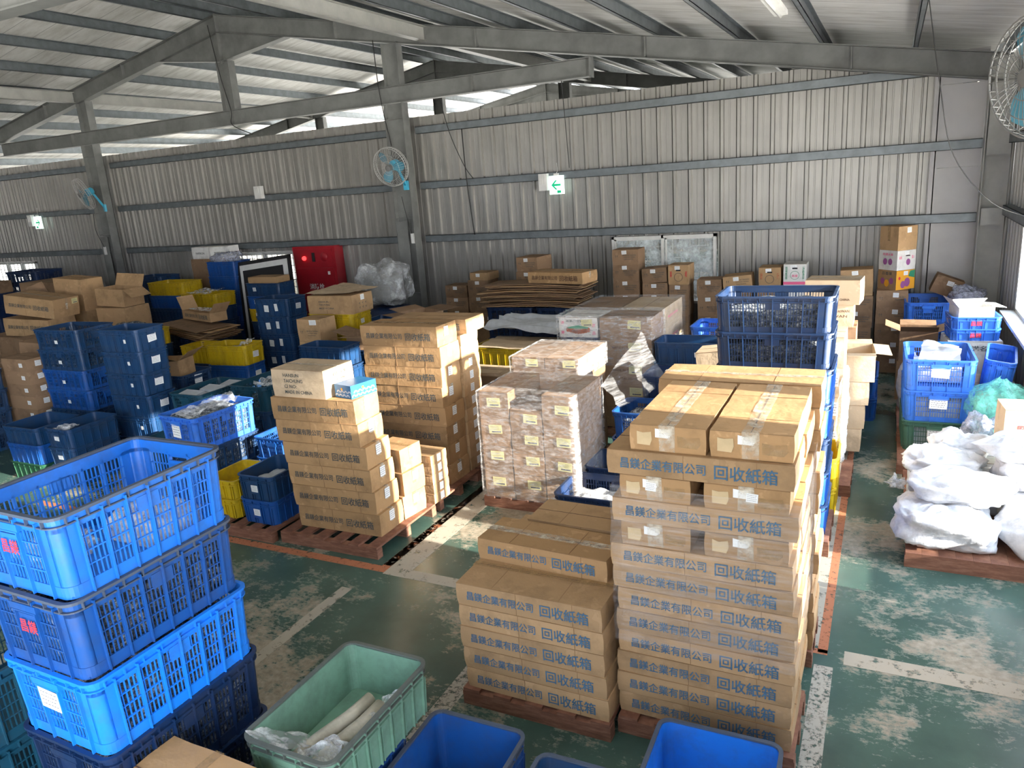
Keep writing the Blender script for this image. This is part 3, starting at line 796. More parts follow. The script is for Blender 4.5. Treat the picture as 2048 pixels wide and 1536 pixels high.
# ================================================================ wall things
M['cage_lt'] = flatc('pale_cage_wire', (.48, .48, .46), .3)
def fan(x, y, z, yaw, pitch, R, label, arm=(0, 0), cage='cage_lt'):
    r = root('wall_fan', (x, y, z), yaw, label, 'fan', 'blue wall fans')
    h = MB(); T = Matrix.Rotation(pitch, 4, 'X')
    def tf(p): return T @ Vector(p)
    cg = MB()
    for rr, yy in ((R, 0), (R*.98, -.05), (R*.98, .05), (R*.66, -.095), (R*.35, -.115)):
        cg.tube([tf((rr*math.cos(2*PI*i/40), yy, rr*math.sin(2*PI*i/40))) for i in range(40)], .006 if rr > R*.9 else .003, 5, closed=True)
    n = 44
    for i in range(n):
        t = 2*PI*i/n; c, s = math.cos(t), math.sin(t)
        cg.tube([tf((c*R*.14, -.12, s*R*.14)), tf((c*R*.6, -.10, s*R*.6)), tf((c*R*.93, -.065, s*R*.93)), tf((c*R, 0, s*R))], .0022, 3)
        if i % 2: cg.tube([tf((c*R, 0, s*R)), tf((c*R*.9, .07, s*R*.9)), tf((c*R*.25, .10, s*R*.25))], .0022, 3)
    cg.build('fan_cage', M[cage], r)
    bd = MB()
    for q in range(3):
        V = []; a0 = q*2*PI/3
        for j in range(7):
            rr = R*(.16+.7*j/6); wd = .75*math.sin(PI*(.25+.65*j/6))
            for i in range(5):
                a = a0+(i/4-.5)*wd*1.3; V.append(tf((rr*math.cos(a), (i/4-.5)*.09*(1-j/9)-.02, rr*math.sin(a))))
        bd.add(V, [(j*5+i, j*5+i+1, j*5+i+6, j*5+i+5) for j in range(6) for i in range(4)], 0, True)
    bd.build('fan_blade', M['fan_blade'], r)
    hb = MB(); hb.tube([tf((0, -.125, 0)), tf((0, -.12, 0)), tf((0, -.03, 0))], [R*.1, R*.15, R*.16], 20); hb.build('fan_hub', M['fan_cage'], r)
    mo = MB(); mo.tube([tf((0, .06, 0)), tf((0, .09, 0)), tf((0, .22, 0)), tf((0, .25, 0))], [.07, .1, .09, .05], 20); mo.build('fan_motor', M['fan_blue'], r)
    br = MB(); e0 = tf((0, .18, 0)); br.tube([e0, e0+Vector((0, .08, -.12)), Vector((arm[0], arm[1]-.03, -.36))], .028, 10); br.box(arm[0]-.05, arm[0]+.05, arm[1]-.05, arm[1], -.46, -.28)
    br.build('fan_bracket', M['fan_blue'], r)
    return r
fan(-8.86, 12.8, 3.78, .0, .28, .38, 'blue caged wall fan on the column above the red cabinet', (.05, .42))
fan(-18.2, 12.8, 3.80, -.35, .35, .40, 'light blue caged wall fan on the darker column', (.1, .42))
fan(.70, 5.15, 3.66, -.95, .1, .33, 'large caged wall fan high beside the sunny wall', (.0, .95), 'fan_cage')
def exit_sign(x, z, arrow, label, emlabel, ex):
    r = root('exit_sign', (x, 13.575, z), 0, label, 'sign')
    mb = MB(); mb.box(-.145, .145, -.02, .02, -.17, .17); mb.build('sign_panel', M['sign'], r)
    mb = MB(); s = -1 if arrow == 'l' else 1
    P = [(s*.105, 0), (s*.02, .085), (s*-.02, .085), (s*.045, .02), (s*-.09, .02), (s*-.09, -.02), (s*.045, -.02), (s*-.02, -.085), (s*.02, -.085)]
    mb.add([(a, -.022, b) for a, b in P], [(0, 1, 2, 3), (0, 3, 4, 5), (0, 5, 6), (0, 6, 7, 8)]); mb.box(.05*-s-.04, .05*-s+.04, -.023, -.0215, -.15, -.10)
    mb.build('green_arrow', M['sign_gr'], r)
    mb = MB(); mb.box(-.05, .05, -.015, .015, .17, .21); mb.tube([(0, 0, .2), (.02, .02, .26), (.0, .05, .4)], .005, 5); mb.build('sign_bracket', M['cable_w'], r)
    e = root('emergency_light', (x+ex, 13.548, z+.08), 0, emlabel, 'lamp')
    mb = MB(); mb.box(-.085, .085, -.06, .05, -.17, .14); mb.build('lamp_housing', M['white'], e)
    mb = MB()
    for i in range(3): mb.box(-.05+.04*i-.012, -.05+.04*i+.012, -.07, -.06, -.05, .12)
    mb.build('lamp_tube', M['alu'], e)
exit_sign(-5.68, 3.21, 'l', 'lit exit sign with a green arrow on the ribbed wall above cartons', 'white emergency light next to the exit sign over the cartons', -.25)
exit_sign(-21.5, 3.18, 'r', 'lit exit sign with a green arrow at the dark end of the wall', 'white emergency light beside the exit sign at the dark end', -.25)
e = root('emergency_light', (-13.1, 13.548, 3.52), 0, 'lone white emergency light on the rail between the two columns', 'lamp')
mb = MB(); mb.box(-.1, .1, -.06, .05, -.15, .13); mb.build('lamp_housing', M['white'], e)
mb = MB(); mb.box(-.07, .04, -.07, -.06, -.02, .1); mb.build('lamp_tube', M['alu'], e)
# fire hydrant cabinet
r = root('hydrant_cabinet', (-11.62, 13.5, .35), 0, 'red fire hydrant cabinet on the ribbed wall', 'cabinet')
mb = MB(); mb.box(-.6, .6, -.1, .2, 0, 1.9); mb.build('cabinet_body', M['hyd_red'], r)
mb = MB(); mb.box(-.52, .52, -.125, -.1, .1, 1.42); mb.build('cabinet_door', M['hyd_red'], r)
mb = MB(); mb.box(-.52, .52, -.118, -.1, 1.5, 1.84); mb.build('alarm_panel', M['hyd_red'], r)
mb = MB(); mb.tube([(-.26, -.12, 1.64), (-.26, -.16, 1.64), (-.26, -.18, 1.64)], [.05, .045, .02], 16); mb.build('red_lamp', M['lampred'], r)
mb = MB(); mb.tube([(.3, -.12, 1.66), (.3, -.135, 1.66)], [.1, .09], 24); mb.build('alarm_bell', M['hyd_red'], r)
mb = MB(); mb.box(-.04, .04, -.13, -.118, 1.56, 1.76); mb.build('alarm_button', M['black'], r)
mb = MB(); mb.box(.38, .43, -.15, -.12, 1.27, 1.34); mb.build('door_latch', M['white'], r)
o, a = (0, -.128, 1.0), (PI/2, 0, 0)
obj('printed_lettering', text_mesh('hyd', [('消防栓', 0, 0, .42, .13)], 'paper'), r, o, a)
obj('printed_lettering', text_mesh('hyd2', [('FIRE  HYDRANT', 0, -.16, .40, .045)], 'paper'), r, o, a)
mb = MB()
for i in range(4): mb.box(-.2, .2, -.1295, -.1285, .52+.06*i, .53+.06*i)
mb.build('instruction_plate', M['paper'], r)
# window sized dark frame leaning, monitor, outlets, cables
r = root('leaning_frame', (-12.35, 12.5, .0), 0, 'dark wooden window frame leaning on the barred window', 'frame', rx=-.14, ry=-.1)
mb = MB()
for a, b, c, d in ((-.8, .8, 2.02, 2.1), (-.8, -.73, 0, 2.1), (.73, .8, 0, 2.1), (-.8, .8, 0, .08)): mb.box(a, b, -.03, .03, c, d)
mb.build('outer_frame', M['black'], r)
mb = MB()
for a, b, c, d in ((-.73, .73, 1.9, 2.02), (-.73, -.66, .08, 1.9), (.58, .73, .08, 1.9)): mb.box(a, b, -.02, .02, c, d)
mb.build('inner_frame', M['white'], r)
mb = MB(); mb.box(-.66, .58, -.008, .008, .08, 1.9); mb.build('dark_panel', M['black'], r)
def cable(pts, label, mat='cable', rr=.007, nm='cable'):
    mb = MB(); P = [Vector(p) for p in pts]; out = []
    for i in range(len(P)-1):
        a, b, c, d = P[max(i-1, 0)], P[i], P[i+1], P[min(i+2, len(P)-1)]
        for t in range(6):
            t /= 6; out.append(.5*((2*b)+(c-a)*t+(2*a-5*b+4*c-d)*t*t+(3*b-a-3*c+d)*t**3))
    out.append(P[-1]); mb.tube(out, rr, 5); return tag(mb.build(nm, M[mat]), label, 'cable')
cable([(.22, 9.0, 4.78), (.38, 9, 3.9), (.55, 9.2, 3.25), (.95, 9.6, 2.75), (1.44, 10.6, 2.5)], 'thin black cable drooping from the roof to the side wall', rr=.005)
cable([(-7.9, 13.3, 4.95), (-7.8, 13.4, 4.3), (-7.6, 13.5, 3.7), (-7.45, 13.55, 3.45)], 'dark cable hanging down the ribbed wall beside the fan column', rr=.008)
cable([(-7.62, 13.55, 4.4), (-7.6, 13.55, 3.4), (-7.52, 13.55, 2.35)], 'straight dark conduit down the ribbed wall', rr=.012, nm='conduit')
cable([(-5.42, 13.42, 5.03), (-5.42, 13.5, 4.4), (-5.4, 13.55, 3.5)], 'thin dark cable dropping to the exit sign', rr=.007)
cable([(-8.95, 13.2, 3.2), (-8.9, 13.2, 2.9), (-8.8, 13.2, 2.45)], 'black fan cord hanging on the column', rr=.008)
cable([(-18.55, 13.2, 3.3), (-18.6, 13.2, 2.9), (-18.4, 13.2, 2.45)], 'black fan cord hanging on the darker column', rr=.008)
cable([(-9.3, 13.28, 6.2), (-9.25, 13.25, 5.2), (-9.1, 13.25, 4.2)], 'loose cable running down the post above the fan', rr=.01)
cable([(-13.6, 13.28, 7.1), (-13.45, 13.28, 6.0), (-13.3, 13.28, 5.3), (-13.25, 13.2, 5.0), (-12.7, 13.2, 4.75)], 'loose cable along the ridge post', rr=.01)
mb = MB(); mb.tube([(-1.2, 8.2, 4.86), (-1.2, 9.5, 4.86)], .016, 8); mb.box(-1.27, -1.13, 8.15, 9.55, 4.88, 4.93)
tag(mb.build('strip_light', M['alu']), 'unlit fluorescent strip light under the roof over the aisle', 'lamp')
mb = MB(); mb.tube([(-6.15, 8.0, 5.8), (-6.15, 9.3, 5.8)], .016, 8); mb.box(-6.22, -6.08, 7.95, 9.35, 5.82, 5.87)
tag(mb.build('strip_light', M['alu']), 'unlit fluorescent strip light high above the middle stacks', 'lamp')
for x, lb in ((-8.8, 'white wall socket on the fan column'), (-18.42, 'white wall socket on the darker column')):
    mb = MB(); mb.box(x-.03, x+.03, 13.2, 13.24, 2.25, 2.45); tag(mb.build('wall_socket', M['white']), lb, 'socket')

# ================================================================ front pallets of recycled cartons
def ctr(x0, x1, y0, y1): return (x0+x1)/2, (y0+y1)/2, x1-x0, y1-y0
pallet(-1.86, 4.15, 1.02, 1.10, 'reddish pallet under the lower pile of blue printed cartons', n=5)
G1 = 'blue printed recycled cartons on the lower front pile'
for i in range(5):
    j = [.01, 0, -.01, -.005, -.012][i]
    carton(-1.86+j, 3.895, .12+.152*i, .98, .54, .152, 'wide carton with blue lettering, %s of five in the lower front pile' % ordn(i, 5), G1, rz=.005*(i % 3-1), mat='card', text=[company(.98, .152)], tape='x' if i == 4 else None, tmat='tape_br')
    carton(-1.86+j, 4.44, .12+.152*i, .98, .50, .152, 'plain carton in the rear row of the lower front pile, %s of five' % ordn(i, 5), G1, mat='card')
carton(-1.70, 4.50, .88, .94, .36, .148, 'worn carton lying behind the skewed taped one on the lower pile', G1, rz=-.02, mat='card')
carton(-1.90, 4.115, .88, .93, .35, .150, 'battered taped carton lying skewed on top of the lower front pile', G1, rz=-.045, mat='card_old', text=[company(.92, .15)], tape='x', dent=.008, tw=.07)
pallet(-.83, 4.02, 1.02, .62, 'reddish pallet under the tall film wrapped cartons', n=5)
G2 = 'recycled cartons on the tall front pallet'
hh = .1425; zz = .12; names = []
for i in range(8):
    j = [.0, -.01, -.005, .01, .0, .015, -.01, -.02][i]
    carton(-.84+j, 4.0, zz, 1.0, .48, hh, 'wide carton with blue lettering, %s of eight below the paired cartons' % ordn(i, 8), G2, rz=.008*((i*2) % 3-1), text=[company(1.0, hh)], dent=.005)
    carton(-.84+j*.5, 4.50, zz, .98, .48, hh, 'wide carton behind the lettered pile, %s of its eight' % ordn(i, 8), G2, mat='card_old')
    zz += hh
for lv in range(2):
    for k, (x, w_) in enumerate(((-1.09, .40), (-.60, .44))):
        carton(x, 4.22, zz, w_, .92, hh, '%s end-on carton of the %s pair between lettered layers' % (('narrow', 'wider')[k], ('lower', 'upper')[lv]), G2, mat='card_old', tape='y', seam='y', dent=.008, tw=.085, drop=.95, patch=True, labs=[('f', -.02+.05*k, hh*.6, .06, .05)] if lv else [])
    zz += hh
    carton(-.84-.02*lv, 4.0, zz, 1.0, .48, hh, 'blue lettered carton %s' % ('between the two pairs of end-on cartons', 'just under the two topmost end-on cartons')[lv], G2, text=[company(1.0, hh)], rz=.012*(1-lv), dent=.006)
    carton(-.84, 4.50, zz, .98, .48, hh, 'plain carton hidden behind the %s lettered layer' % ('middle', 'upper')[lv], G2, mat='card_old')
    zz += hh
Z2 = zz
for k, (x, w_) in enumerate(((-1.02, .42), (-.583, .425))):
    carton(x, 4.25, Z2, w_, .93, .15, 'topmost taped end-on carton of the tall front pallet, %s' % ('away from the aisle', 'on the aisle side')[k], G2, mat='card_old', tape='y', seam='y', dent=.007, tw=.09, drop=.97, patch=True)
zb = .12
pallet(-.83, 5.0, 1.02, .5, 'pallet under the rear column of flat cartons', n=5)
for i in range(13):
    h_ = (Z2+.14-.12)/13
    carton(-.82+.01*((i*5) % 3-1), 4.985, zb, .99 if i % 4 else 1.02, .42, h_, 'flat carton of the column behind the front pallet, %s of thirteen' % ordn(i, 13), 'flat cartons behind the front pallet', tape='x' if i == 12 else None, mat='card' if i % 3 else 'card_old', dent=.004)
    zb += h_
shell(-.84, 4.245, .62, 1.012, .98, 1.0, 'clear stretch film around the upper lettered cartons of the tall pallet', seed=3, top=False, amp=.014)

# ================================================================ long pallet row, left of centre
for x0, x1, y0, y1, lb in ((-5.3, -4.12, 5.06, 6.1, 'pallet under the six lettered cartons and the labelled box'), (-6.55, -5.36, 5.0, 6.05, 'pallet under the yellow and blue crates'), (-5.3, -4.12, 6.18, 7.1, 'pallet under the tall column of recycled cartons'), (-5.3, -4.12, 7.15, 7.9, 'pallet behind the tall column of recycled cartons')):
    cx, cy, a, b = ctr(x0, x1, y0, y1); pallet(cx, cy, a, b, lb)
G3 = 'recycled cartons stacked beside the dark crates'
h1 = (1.465-.12)/6
offs = [.10, .07, .05, .03, -.02, -.04]
for i in range(6):
    carton(-4.80+offs[i], 5.45, .12+h1*i, .98, .40, h1, 'lettered carton %s under the box with dark capitals' % ordn(i, 6), G3, rz=.03+.01*(i % 2), text=[company(.98, h1, 'ink_dark')], mat='card_old', labs=[('r', .0, h1*.68, .085, .10)], tape='x', dent=.006)
carton(-4.98, 5.49, 1.465, .635, .45, .275, 'pale shipping box printed with four lines of dark capitals', G3, rz=.01, mat='card_lt', tape='x', tmat='tape',
    text=[('han', [('HANSUN', -.05, .085, .19, .034), ('TAICHUNG', -.03, .03, .23, .034), ('C/ NO:', -.07, -.025, .15, .034), ('MADE IN CHINA', .02, -.08, .33, .034)], 'ink_dark', 'f', -.02, .135), ('hanr', [('昌鎂企業', 0, .06, .2, .03), ('TAICHUNG', 0, .0, .16, .022), ('C/ NO:', -.02, -.05, .1, .022)], 'ink_dark', 'r', .02, .15)], labs=[('r', -.15, .24, .1, .03)])
r = carton(-4.49, 5.51, 1.465, .23, .31, .125, 'small blue gift box with white wave arches', None, rz=-.21, mat='card_wh')
def gift():
    mb = MB(); L, W, H = .232, .312, .1265; mb.box(-L/2, L/2, -W/2, W/2, .0, H); b = mb.build('printed_sleeve', M['gift'], r)
    for sd, ln in (('r', W), ('f', L)):
        mb = MB(); n = int(ln/.052)
        for row in range(2):
            for i in range(n):
                cx = -ln/2+.03+i*.052+(.026 if row else 0); cy = .015+row*.036
                if cx > ln/2-.02: continue
                for R in (.024, .017):
                    P = [(cx+R*math.cos(PI*t/8), cy+R*math.sin(PI*t/8), 0) for t in range(9)]; Q = [(cx+(R-.003)*math.cos(PI*t/8), cy+(R-.003)*math.sin(PI*t/8), 0) for t in range(9)]
                    mb.add(P+Q, [(t, t+1, 10+t, 9+t) for t in range(8)])
        o, a = side_tf(sd, L, W, H, 0, 0, .003); mb.build('wave_pattern', M['paper'], r, o, a)
        mb = MB(); mb.add([(.013*math.cos(t*PI/8)-.01, .085+.013*math.sin(t*PI/8), 0) for t in range(16)], [tuple(range(16))]); mb.build('gold_badge', M['orange'], r, o, a)
M['gift'] = plain('navy_blue_print', (.02, .13, .30), .35, var=.05)
gift()
# taped smaller boxes beside
for i in range(3):
    carton(-4.36+(.0, .0, -.03)[i], 5.86+.02*i, .12+.238*i, .36, .33, .238, 'small carton wrapped in brown tape, %s of three beside the lettered cartons' % ordn(i, 3), 'small taped cartons', rz=-.17+.04*i, mat='card_old', tape='x', tmat='tape_br', labs=[('r', .02, .17, .08, .09)])
for i in range(5):
    carton(-4.28, 6.235, .12+.106*i, .35, .29, .106, 'flat little carton, %s of five beside the tall column' % ordn(i, 5), 'flat little labelled cartons', rz=-.05+.01*(i % 2), mat='card', labs=[('r', 0, .055, .07, .08)])
h2 = (1.9-.12)/8
for i in range(8):
    carton(-4.72+(-.0 if i % 3 else .015), 6.81, .12+h2*i, 1.0, .41, h2, 'lettered carton of the tall column, %s of eight' % ordn(i, 8), 'recycled cartons of the tall column', rz=.01*((i*3) % 4-1.5), mat='card_old', text=[company(1.0, h2, 'ink_dark')], labs=[('r', -.02, h2*.66, .085, .10)], tape='x', tmat='tape_br' if i % 2 else 'tape', dent=.006)
h3 = (1.74-.12)/11
for i in range(12):
    hq = h3 if i < 11 else .16
    carton(-4.70 if i < 11 else -4.60, 7.24, .12+h3*i, 1.0, .40, hq, 'thin carton of the column behind the lettered one, %s of twelve' % ordn(i, 12), 'thin cartons behind the tall column', rz=.006*((i*2) % 3-1)-(.02 if i == 11 else 0), mat='card', text=[company(1.0, hq, 'ink_dark')] if i == 11 else None, labs=[('r', -.02, hq*.55, .08, .09)], dent=.004)

# ================================================================ film wrapped pallets in the middle
pallet(-3.18, 7.38, 1.1, 1.86, 'pallet under the film wrapped cartons with yellow labels', n=6)
G5 = 'film wrapped cartons with yellow labels'
h4 = 1.15/4
cols = [(-3.70, -3.36, [h4]*4), (-3.355, -3.0, [.29, .24, .22, .23]), (-2.995, -2.66, [.26, .25, .26, .38])]
cn = ('aisle-end column', 'middle column', 'column by the dark crates')
for c_, (x0, x1, hs) in enumerate(cols):
    z_ = .12
    for i, h_ in enumerate(hs):
        carton((x0+x1)/2, 6.86, z_, x1-x0-.006, .8, h_, 'wrapped carton with yellow label, %s in the %s' % (ordn(i, 4), ('column facing the orange line', 'middle column', 'column by the dark crates')[c_]), G5, mat='card_dk', seam='y', labs=[('f', .05 if c_ else 0, h_*.62, .15, .095, 1)], text=None, dent=.003)
        z_ += h_
for i in range(4):
    carton(-3.375, 7.87, .12+.2875*i, .80, .88, .2875, 'large wrapped carton behind the yellow labelled ones, %s of four' % ordn(i, 4), G5, mat='card_dk', dent=.003)
for k, x in enumerate((-3.58, -3.17)):
    carton(x, 7.87, 1.27, .40, .88, .13, 'low wrapped carton on the rear top tier, %s' % ('on the orange line side', 'toward the aisle')[k], G5, mat='card_dk', seam='y', labs=[('f', .09 if k else .05, .07, .15, .085, 1)])
shell(-3.18, 6.86, .125, 1.07, .84, 1.155, 'stretch film around the front tier of yellow labelled cartons', 'wrap2', seed=5, taper=.02, amp=.008)
shell(-3.375, 7.87, 1.15, .85, .92, .26, 'stretch film over the low rear tier with two yellow labels', 'wrap2', seed=8, amp=.01)
cloth([(-2.66, 7.28, 1.15), (-2.52, 8.3, 1.5), (-2.2, 8.2, .95), (-2.45, 7.3, .9)], 'stretch_film', 'wrap', 'loose film hanging off the wrapped cartons toward the dark crates', 'plastic film', 'stretch film around pallets', seed=4, amp=.05)
# second wrapped pallet
G6 = 'film wrapped cartons behind the yellow labelled ones'
pallet(-3.18, 9.75, 1.2, 1.7, 'pallet under the second film wrapped load', n=6)
for i, (z_, h_) in enumerate(((.12, .29), (.41, .29), (.70, .29), (.99, .30), (1.29, .28))):
    t = [('mit', [('MADE IN TAIWAN', 0, .05, .36, .03), ('TAICHUNG', .04, -.06, .22, .03)], 'ink_brown', 'f', 0, h_*.5)] if i in (3, 2) else None
    carton(-2.92, 9.22, z_, .68, .56, h_, 'brown wrapped carton of the second load, %s of five' % ordn(i, 5), G6, mat='card_dk', labs=[('f', .12, h_*.7, .17, .11, 1)], text=t)
r = carton(-3.55, 9.22, 1.31, .53, .56, .26, 'white fruit box printed with orange persimmons under clear film', G6, mat='card_wh', labs=[('f', .12, .19, .15, .09, 1)],
    text=[('per', [('滿富三全富', 0, 0, .24, .035)], 'ink_dark', 'f', -.05, .215), ('per2', [('清', 0, .065, .045, .045), ('嚴', 0, -.065, .045, .045)], 'pink', 'f', -.215, .125), ('per3', [('甜', 0, .065, .045, .045), ('品', 0, -.035, .045, .045)], 'pink', 'f', .215, .095)])
mb = MB()
for i in range(9):
    cx = -.14+.035*i; cy = .0-.012*math.sin(i*PI/8)*2
    mb.add([(cx+.027*math.cos(t*PI/7), cy+.032*math.sin(t*PI/7), 0) for t in range(14)], [tuple(range(14))])
mb.build('printed_fruit', M['orange_red'], r, *side_tf('f', .53, .56, .26, 0, .1, .0036))
mb = MB(); mb.add([(-.16, .015, 0), (-.13, 0, 0), (.13, 0, 0), (.15, .02, 0), (.0, .045, 0)], [(0, 1, 2, 3, 4)]); mb.build('printed_leaves', M['greenp'], r, *side_tf('f', .53, .56, .26, 0, .115, .0044))
for i in range(4):
    crate(-3.55, 9.22, .12+.2975*i, .56, .56, .2975, 'S', 'navy', 'navy crate under the white persimmon box, %s of four' % ordn(i, 4), 'navy crates under the persimmon box')
for c_, x in enumerate((-3.52, -2.9)):
    for i in range(5):
        carton(x, 10.06, .12+.29*i, .60, 1.08, .29, 'rear wrapped carton of the second load, %s, %s' % (ordn(i, 5), ('side away from aisle', 'aisle side')[c_]), G6, mat='card_lt' if c_ else 'card_dk', text=[('mk', [('MADE IN TAIWAN', 0, 0, .5, .035)], 'pink', 'r', 0, .15)] if c_ else None, seam='y')
shell(-3.2, 9.215, .95, 1.28, .60, .65, 'stretch film over the persimmon box and brown cartons', 'wrap2', seed=11, amp=.02)
shell(-3.21, 10.09, .9, 1.27, 1.14, .69, 'stretch film around the rear cartons of the second load', 'wrap', seed=12, amp=.015)

# ================================================================ crates
# tall bright stack close to the camera
GB = 'bright blue slatted crates of the nearest tower'
BL = [('navy', 0, 0), ('navy', .0, .0), ('blue_azure', .0, .0), ('blue_mid', -.02, .0), ('blue_bright', -.02, .01)]
for i, (c, dx, dy) in enumerate(BL):
    lb = ['navy slatted crate, lowest of the nearest tower', 'navy slatted crate under the azure one in the nearest tower', 'azure slatted crate with a white tag in the nearest tower', 'blue slatted crate with red letters, second from top of the nearest tower', 'open blue slatted crate on top of the nearest tower'][i]
    crate(-3.37+dx, 2.145+dy, .12+.394*i, .69, .95, .394, 'M', c, lb, GB, rz=-.02+.005*i, rimmat='dusty_blue' if i > 2 else c, logo=('f', 0, .225, .12, .07) if i > 2 else None, labs=[('f', 0, .24, .14, .11)] if i == 2 else [])
    if i < 4: fill(-3.37+dx, 2.145+dy, .12+.394*i+.02, .58, .84, .30, 'shiny bagged metal parts in the %s crate of the nearest tower' % ('lowest', 'second', 'azure', 'red lettered')[i], seed=i)
pallet(-3.37, 2.145, .75, 1.0, 'pallet under the nearest tower of blue crates')
fill(-3.31, 2.33, .12+.394*4+.02, .34, .34, .13, 'bags of fittings heaped in the open crate of the nearest tower', mat='bag_wh', seed=9, bumpz=.05)
sack(-3.5, 1.95, .12+.394*4+.02, .12, .15, .06, 'small crumpled clear bag on the floor of the open top crate', 5, mat='bag_cl', group='bagged goods inside the crates', name='plastic_bag', cat='bag')
for i in range(3):
    crate(-4.14, 2.0, .0+.39*i, .69, .95, .39, 'M', 'teal', 'teal slatted crate behind the nearest tower, %s of three' % ordn(i, 3), 'teal crates behind the nearest tower')
# grey-green bin with film
crate(-2.45, 2.56, .48, .57, .87, .304, 'S', 'green_lt', 'pale green solid bin with plastic film and rolls inside', None, rimmat='dusty', name='plastic_bin')
crate(-2.55, 2.40, .10, .60, .93, .38, 'S', 'blue_mid', 'blue bin showing its rim beneath the pale green bin', 'blue solid bins near the camera', rimmat='dusty_blue', name='plastic_bin')
carton(-2.55, 2.40, 0, .56, .86, .10, 'low carton on the floor under the blue and green bins', None, mat='card_dk')
def roll(x, y, z, ln, R, ang, label):
    mb = MB(); mb.tube([(-ln/2, 0, 0), (-ln*.2, .005, .004), (ln*.2, -.004, .0), (ln/2, 0, .006)], R, 14)
    o = mb.build('paper_roll', M['roll'], None, (x, y, z), (0, -.05, ang)); tag(o, label, 'roll', 'wrapped rolls in the green bin')
    return o
M['roll'] = plain('cream_wrapped_roll', (.50, .46, .36), .5, var=.2, scale=12)
roll(-2.47, 2.50, .62, .52, .036, 1.35, 'cream wrapped roll along the middle of the green bin')
roll(-2.36, 2.50, .615, .46, .042, 1.42, 'cream wrapped roll nearest the side wall of the green bin')
roll(-2.41, 2.48, .545, .44, .032, 1.4, 'cream wrapped roll at the shadowed side of the green bin')
cloth([(-2.72, 2.16, .80), (-2.50, 2.15, .74), (-2.45, 2.42, .60), (-2.66, 2.42, .60)], 'plastic_film', 'bag_wh', 'milky film draped over the rim of the green bin', 'plastic film', 'film inside the green bin', seed=3, amp=.025)
cloth([(-2.50, 2.17, .66), (-2.28, 2.18, .64), (-2.24, 2.42, .68), (-2.44, 2.36, .66)], 'plastic_film', 'bag_wh', 'curled milky film in the near end of the green bin', 'plastic film', 'film inside the green bin', seed=6, amp=.06)
cloth([(-2.38, 2.6, .60), (-2.22, 2.62, .64), (-2.22, 2.82, .70), (-2.34, 2.78, .62)], 'plastic_film', 'bag_cl', 'clear film standing up in the far end of the green bin', 'plastic film', 'film inside the green bin', seed=8, amp=.05)
# carton in the corner foreground
carton(-2.72, 1.78, .46, .64, .44, .34, 'worn brown carton top in front of the nearest tower', None, rz=-.02, mat='card_old', tape='y', tmat='tape_br', dent=.01)
carton(-2.72, 1.78, .0, .60, .42, .46, 'carton supporting the worn brown carton near the tower', None, mat='card_dk')
# open blue bins at the bottom edge
GBB = 'open blue bins at the bottom edge'
crate(-1.93, 2.66, 0, .60, .88, .38, 'S', 'blue_mid', 'open blue bin between the green bin and the lower carton pile', GBB, rz=.02, rimmat='dusty_blue', name='plastic_bin')
crate(-1.24, 2.58, 0, .58, .90, .36, 'S', 'blue', 'darker open blue bin in the middle of the front bins', GBB, rz=.02, rimmat='dusty_blue', name='plastic_bin')
crate(-.67, 3.02, 0, .66, .95, .38, 'S', 'blue_bright', 'bright open blue bin in front of the tall lettered pallet', GBB, rz=.02, rimmat='dusty_blue', name='plastic_bin')
cloth([(-2.1, 2.4, .10), (-1.75, 2.4, .12), (-1.8, 2.85, .2), (-2.1, 2.8, .12)], 'plastic_bag', 'bag_cl', 'clear plastic bag inside the blue bin beside the green bin', seed=11, amp=.08)
cloth([(-.85, 2.75, .15), (-.45, 2.75, .2), (-.6, 3.05, .27), (-.8, 3.0, .15)], 'plastic_bag', 'bag_cl', 'clear plastic bag standing in the bright blue bin', seed=12, amp=.08)
# crates beside front pallet
def tower(x, y, z0, L, W, H, n, style, cols, desc, phrase, group, rz=0, labs=(), rim=None, fills=None, fillmat='shiny', jit=.01, open_top=True):
    out = []
    for i in range(n):
        c = cols[i] if isinstance(cols, (list, tuple)) else cols
        d = desc[i] if isinstance(desc, (list, tuple)) else desc
        jx = jit*((i*7) % 3-1); jr = rz+.012*((i*5) % 3-1)
        out.append(crate(x+jx, y, z0+H*i, L, W, H, style, c, '%s, %s %s' % (d, ordn(i, n) if n > 1 else 'alone', phrase), group, rz=jr, labs=labs, rimmat=rim or c))
        if fills and i in fills:
            fill(x+jx, y, z0+H*i+.02, L*.84, W*.84, H*fills[i], 'goods in the %s crate %s' % (ordn(i, n) if n > 1 else 'single', phrase), seed=i+int(abs(x*10)), rz=jr, mat=fillmat)
    return out
GN = 'navy slatted crates between the wrapped load and the front pallet'
crate(-2.28, 6.29, .12, .90, .61, .33, 'M', 'navy', 'navy slatted crate nearest the front pallet, white goods inside', GN, rimmat='navy')
fill(-2.28, 6.29, .14, .76, .5, .2, 'white wrapped goods in the navy crate nearest the front pallet', mat='bag_wh', bumpz=.09, seed=4)
crate(-2.22, 6.94, .12, .90, .58, .36, 'M', 'navy', 'navy slatted crate with an empty dark inside, second in its row', GN)
tower(-2.08, 7.52, 0, .97, .60, .2967, 3, 'M', 'blue_mid', 'blue slatted crate', 'behind the navy crates', 'blue crates behind the navy ones', fills={2: .7})
tower(-2.0, 8.22, 0, .86, .56, .275, 4, 'S', 'navy', 'navy solid crate', 'left of the tall slatted tower', 'navy solid crates', labs=[('f', .1, .15, .07, .08)])
tower(-2.1, 9.05, 0, .86, .5, .26, 5, 'S', 'blue', 'dark blue solid crate', 'beside the persimmon box', 'dark blue solid crates by the persimmon box', labs=[('f', .12, .12, .09, .06)])
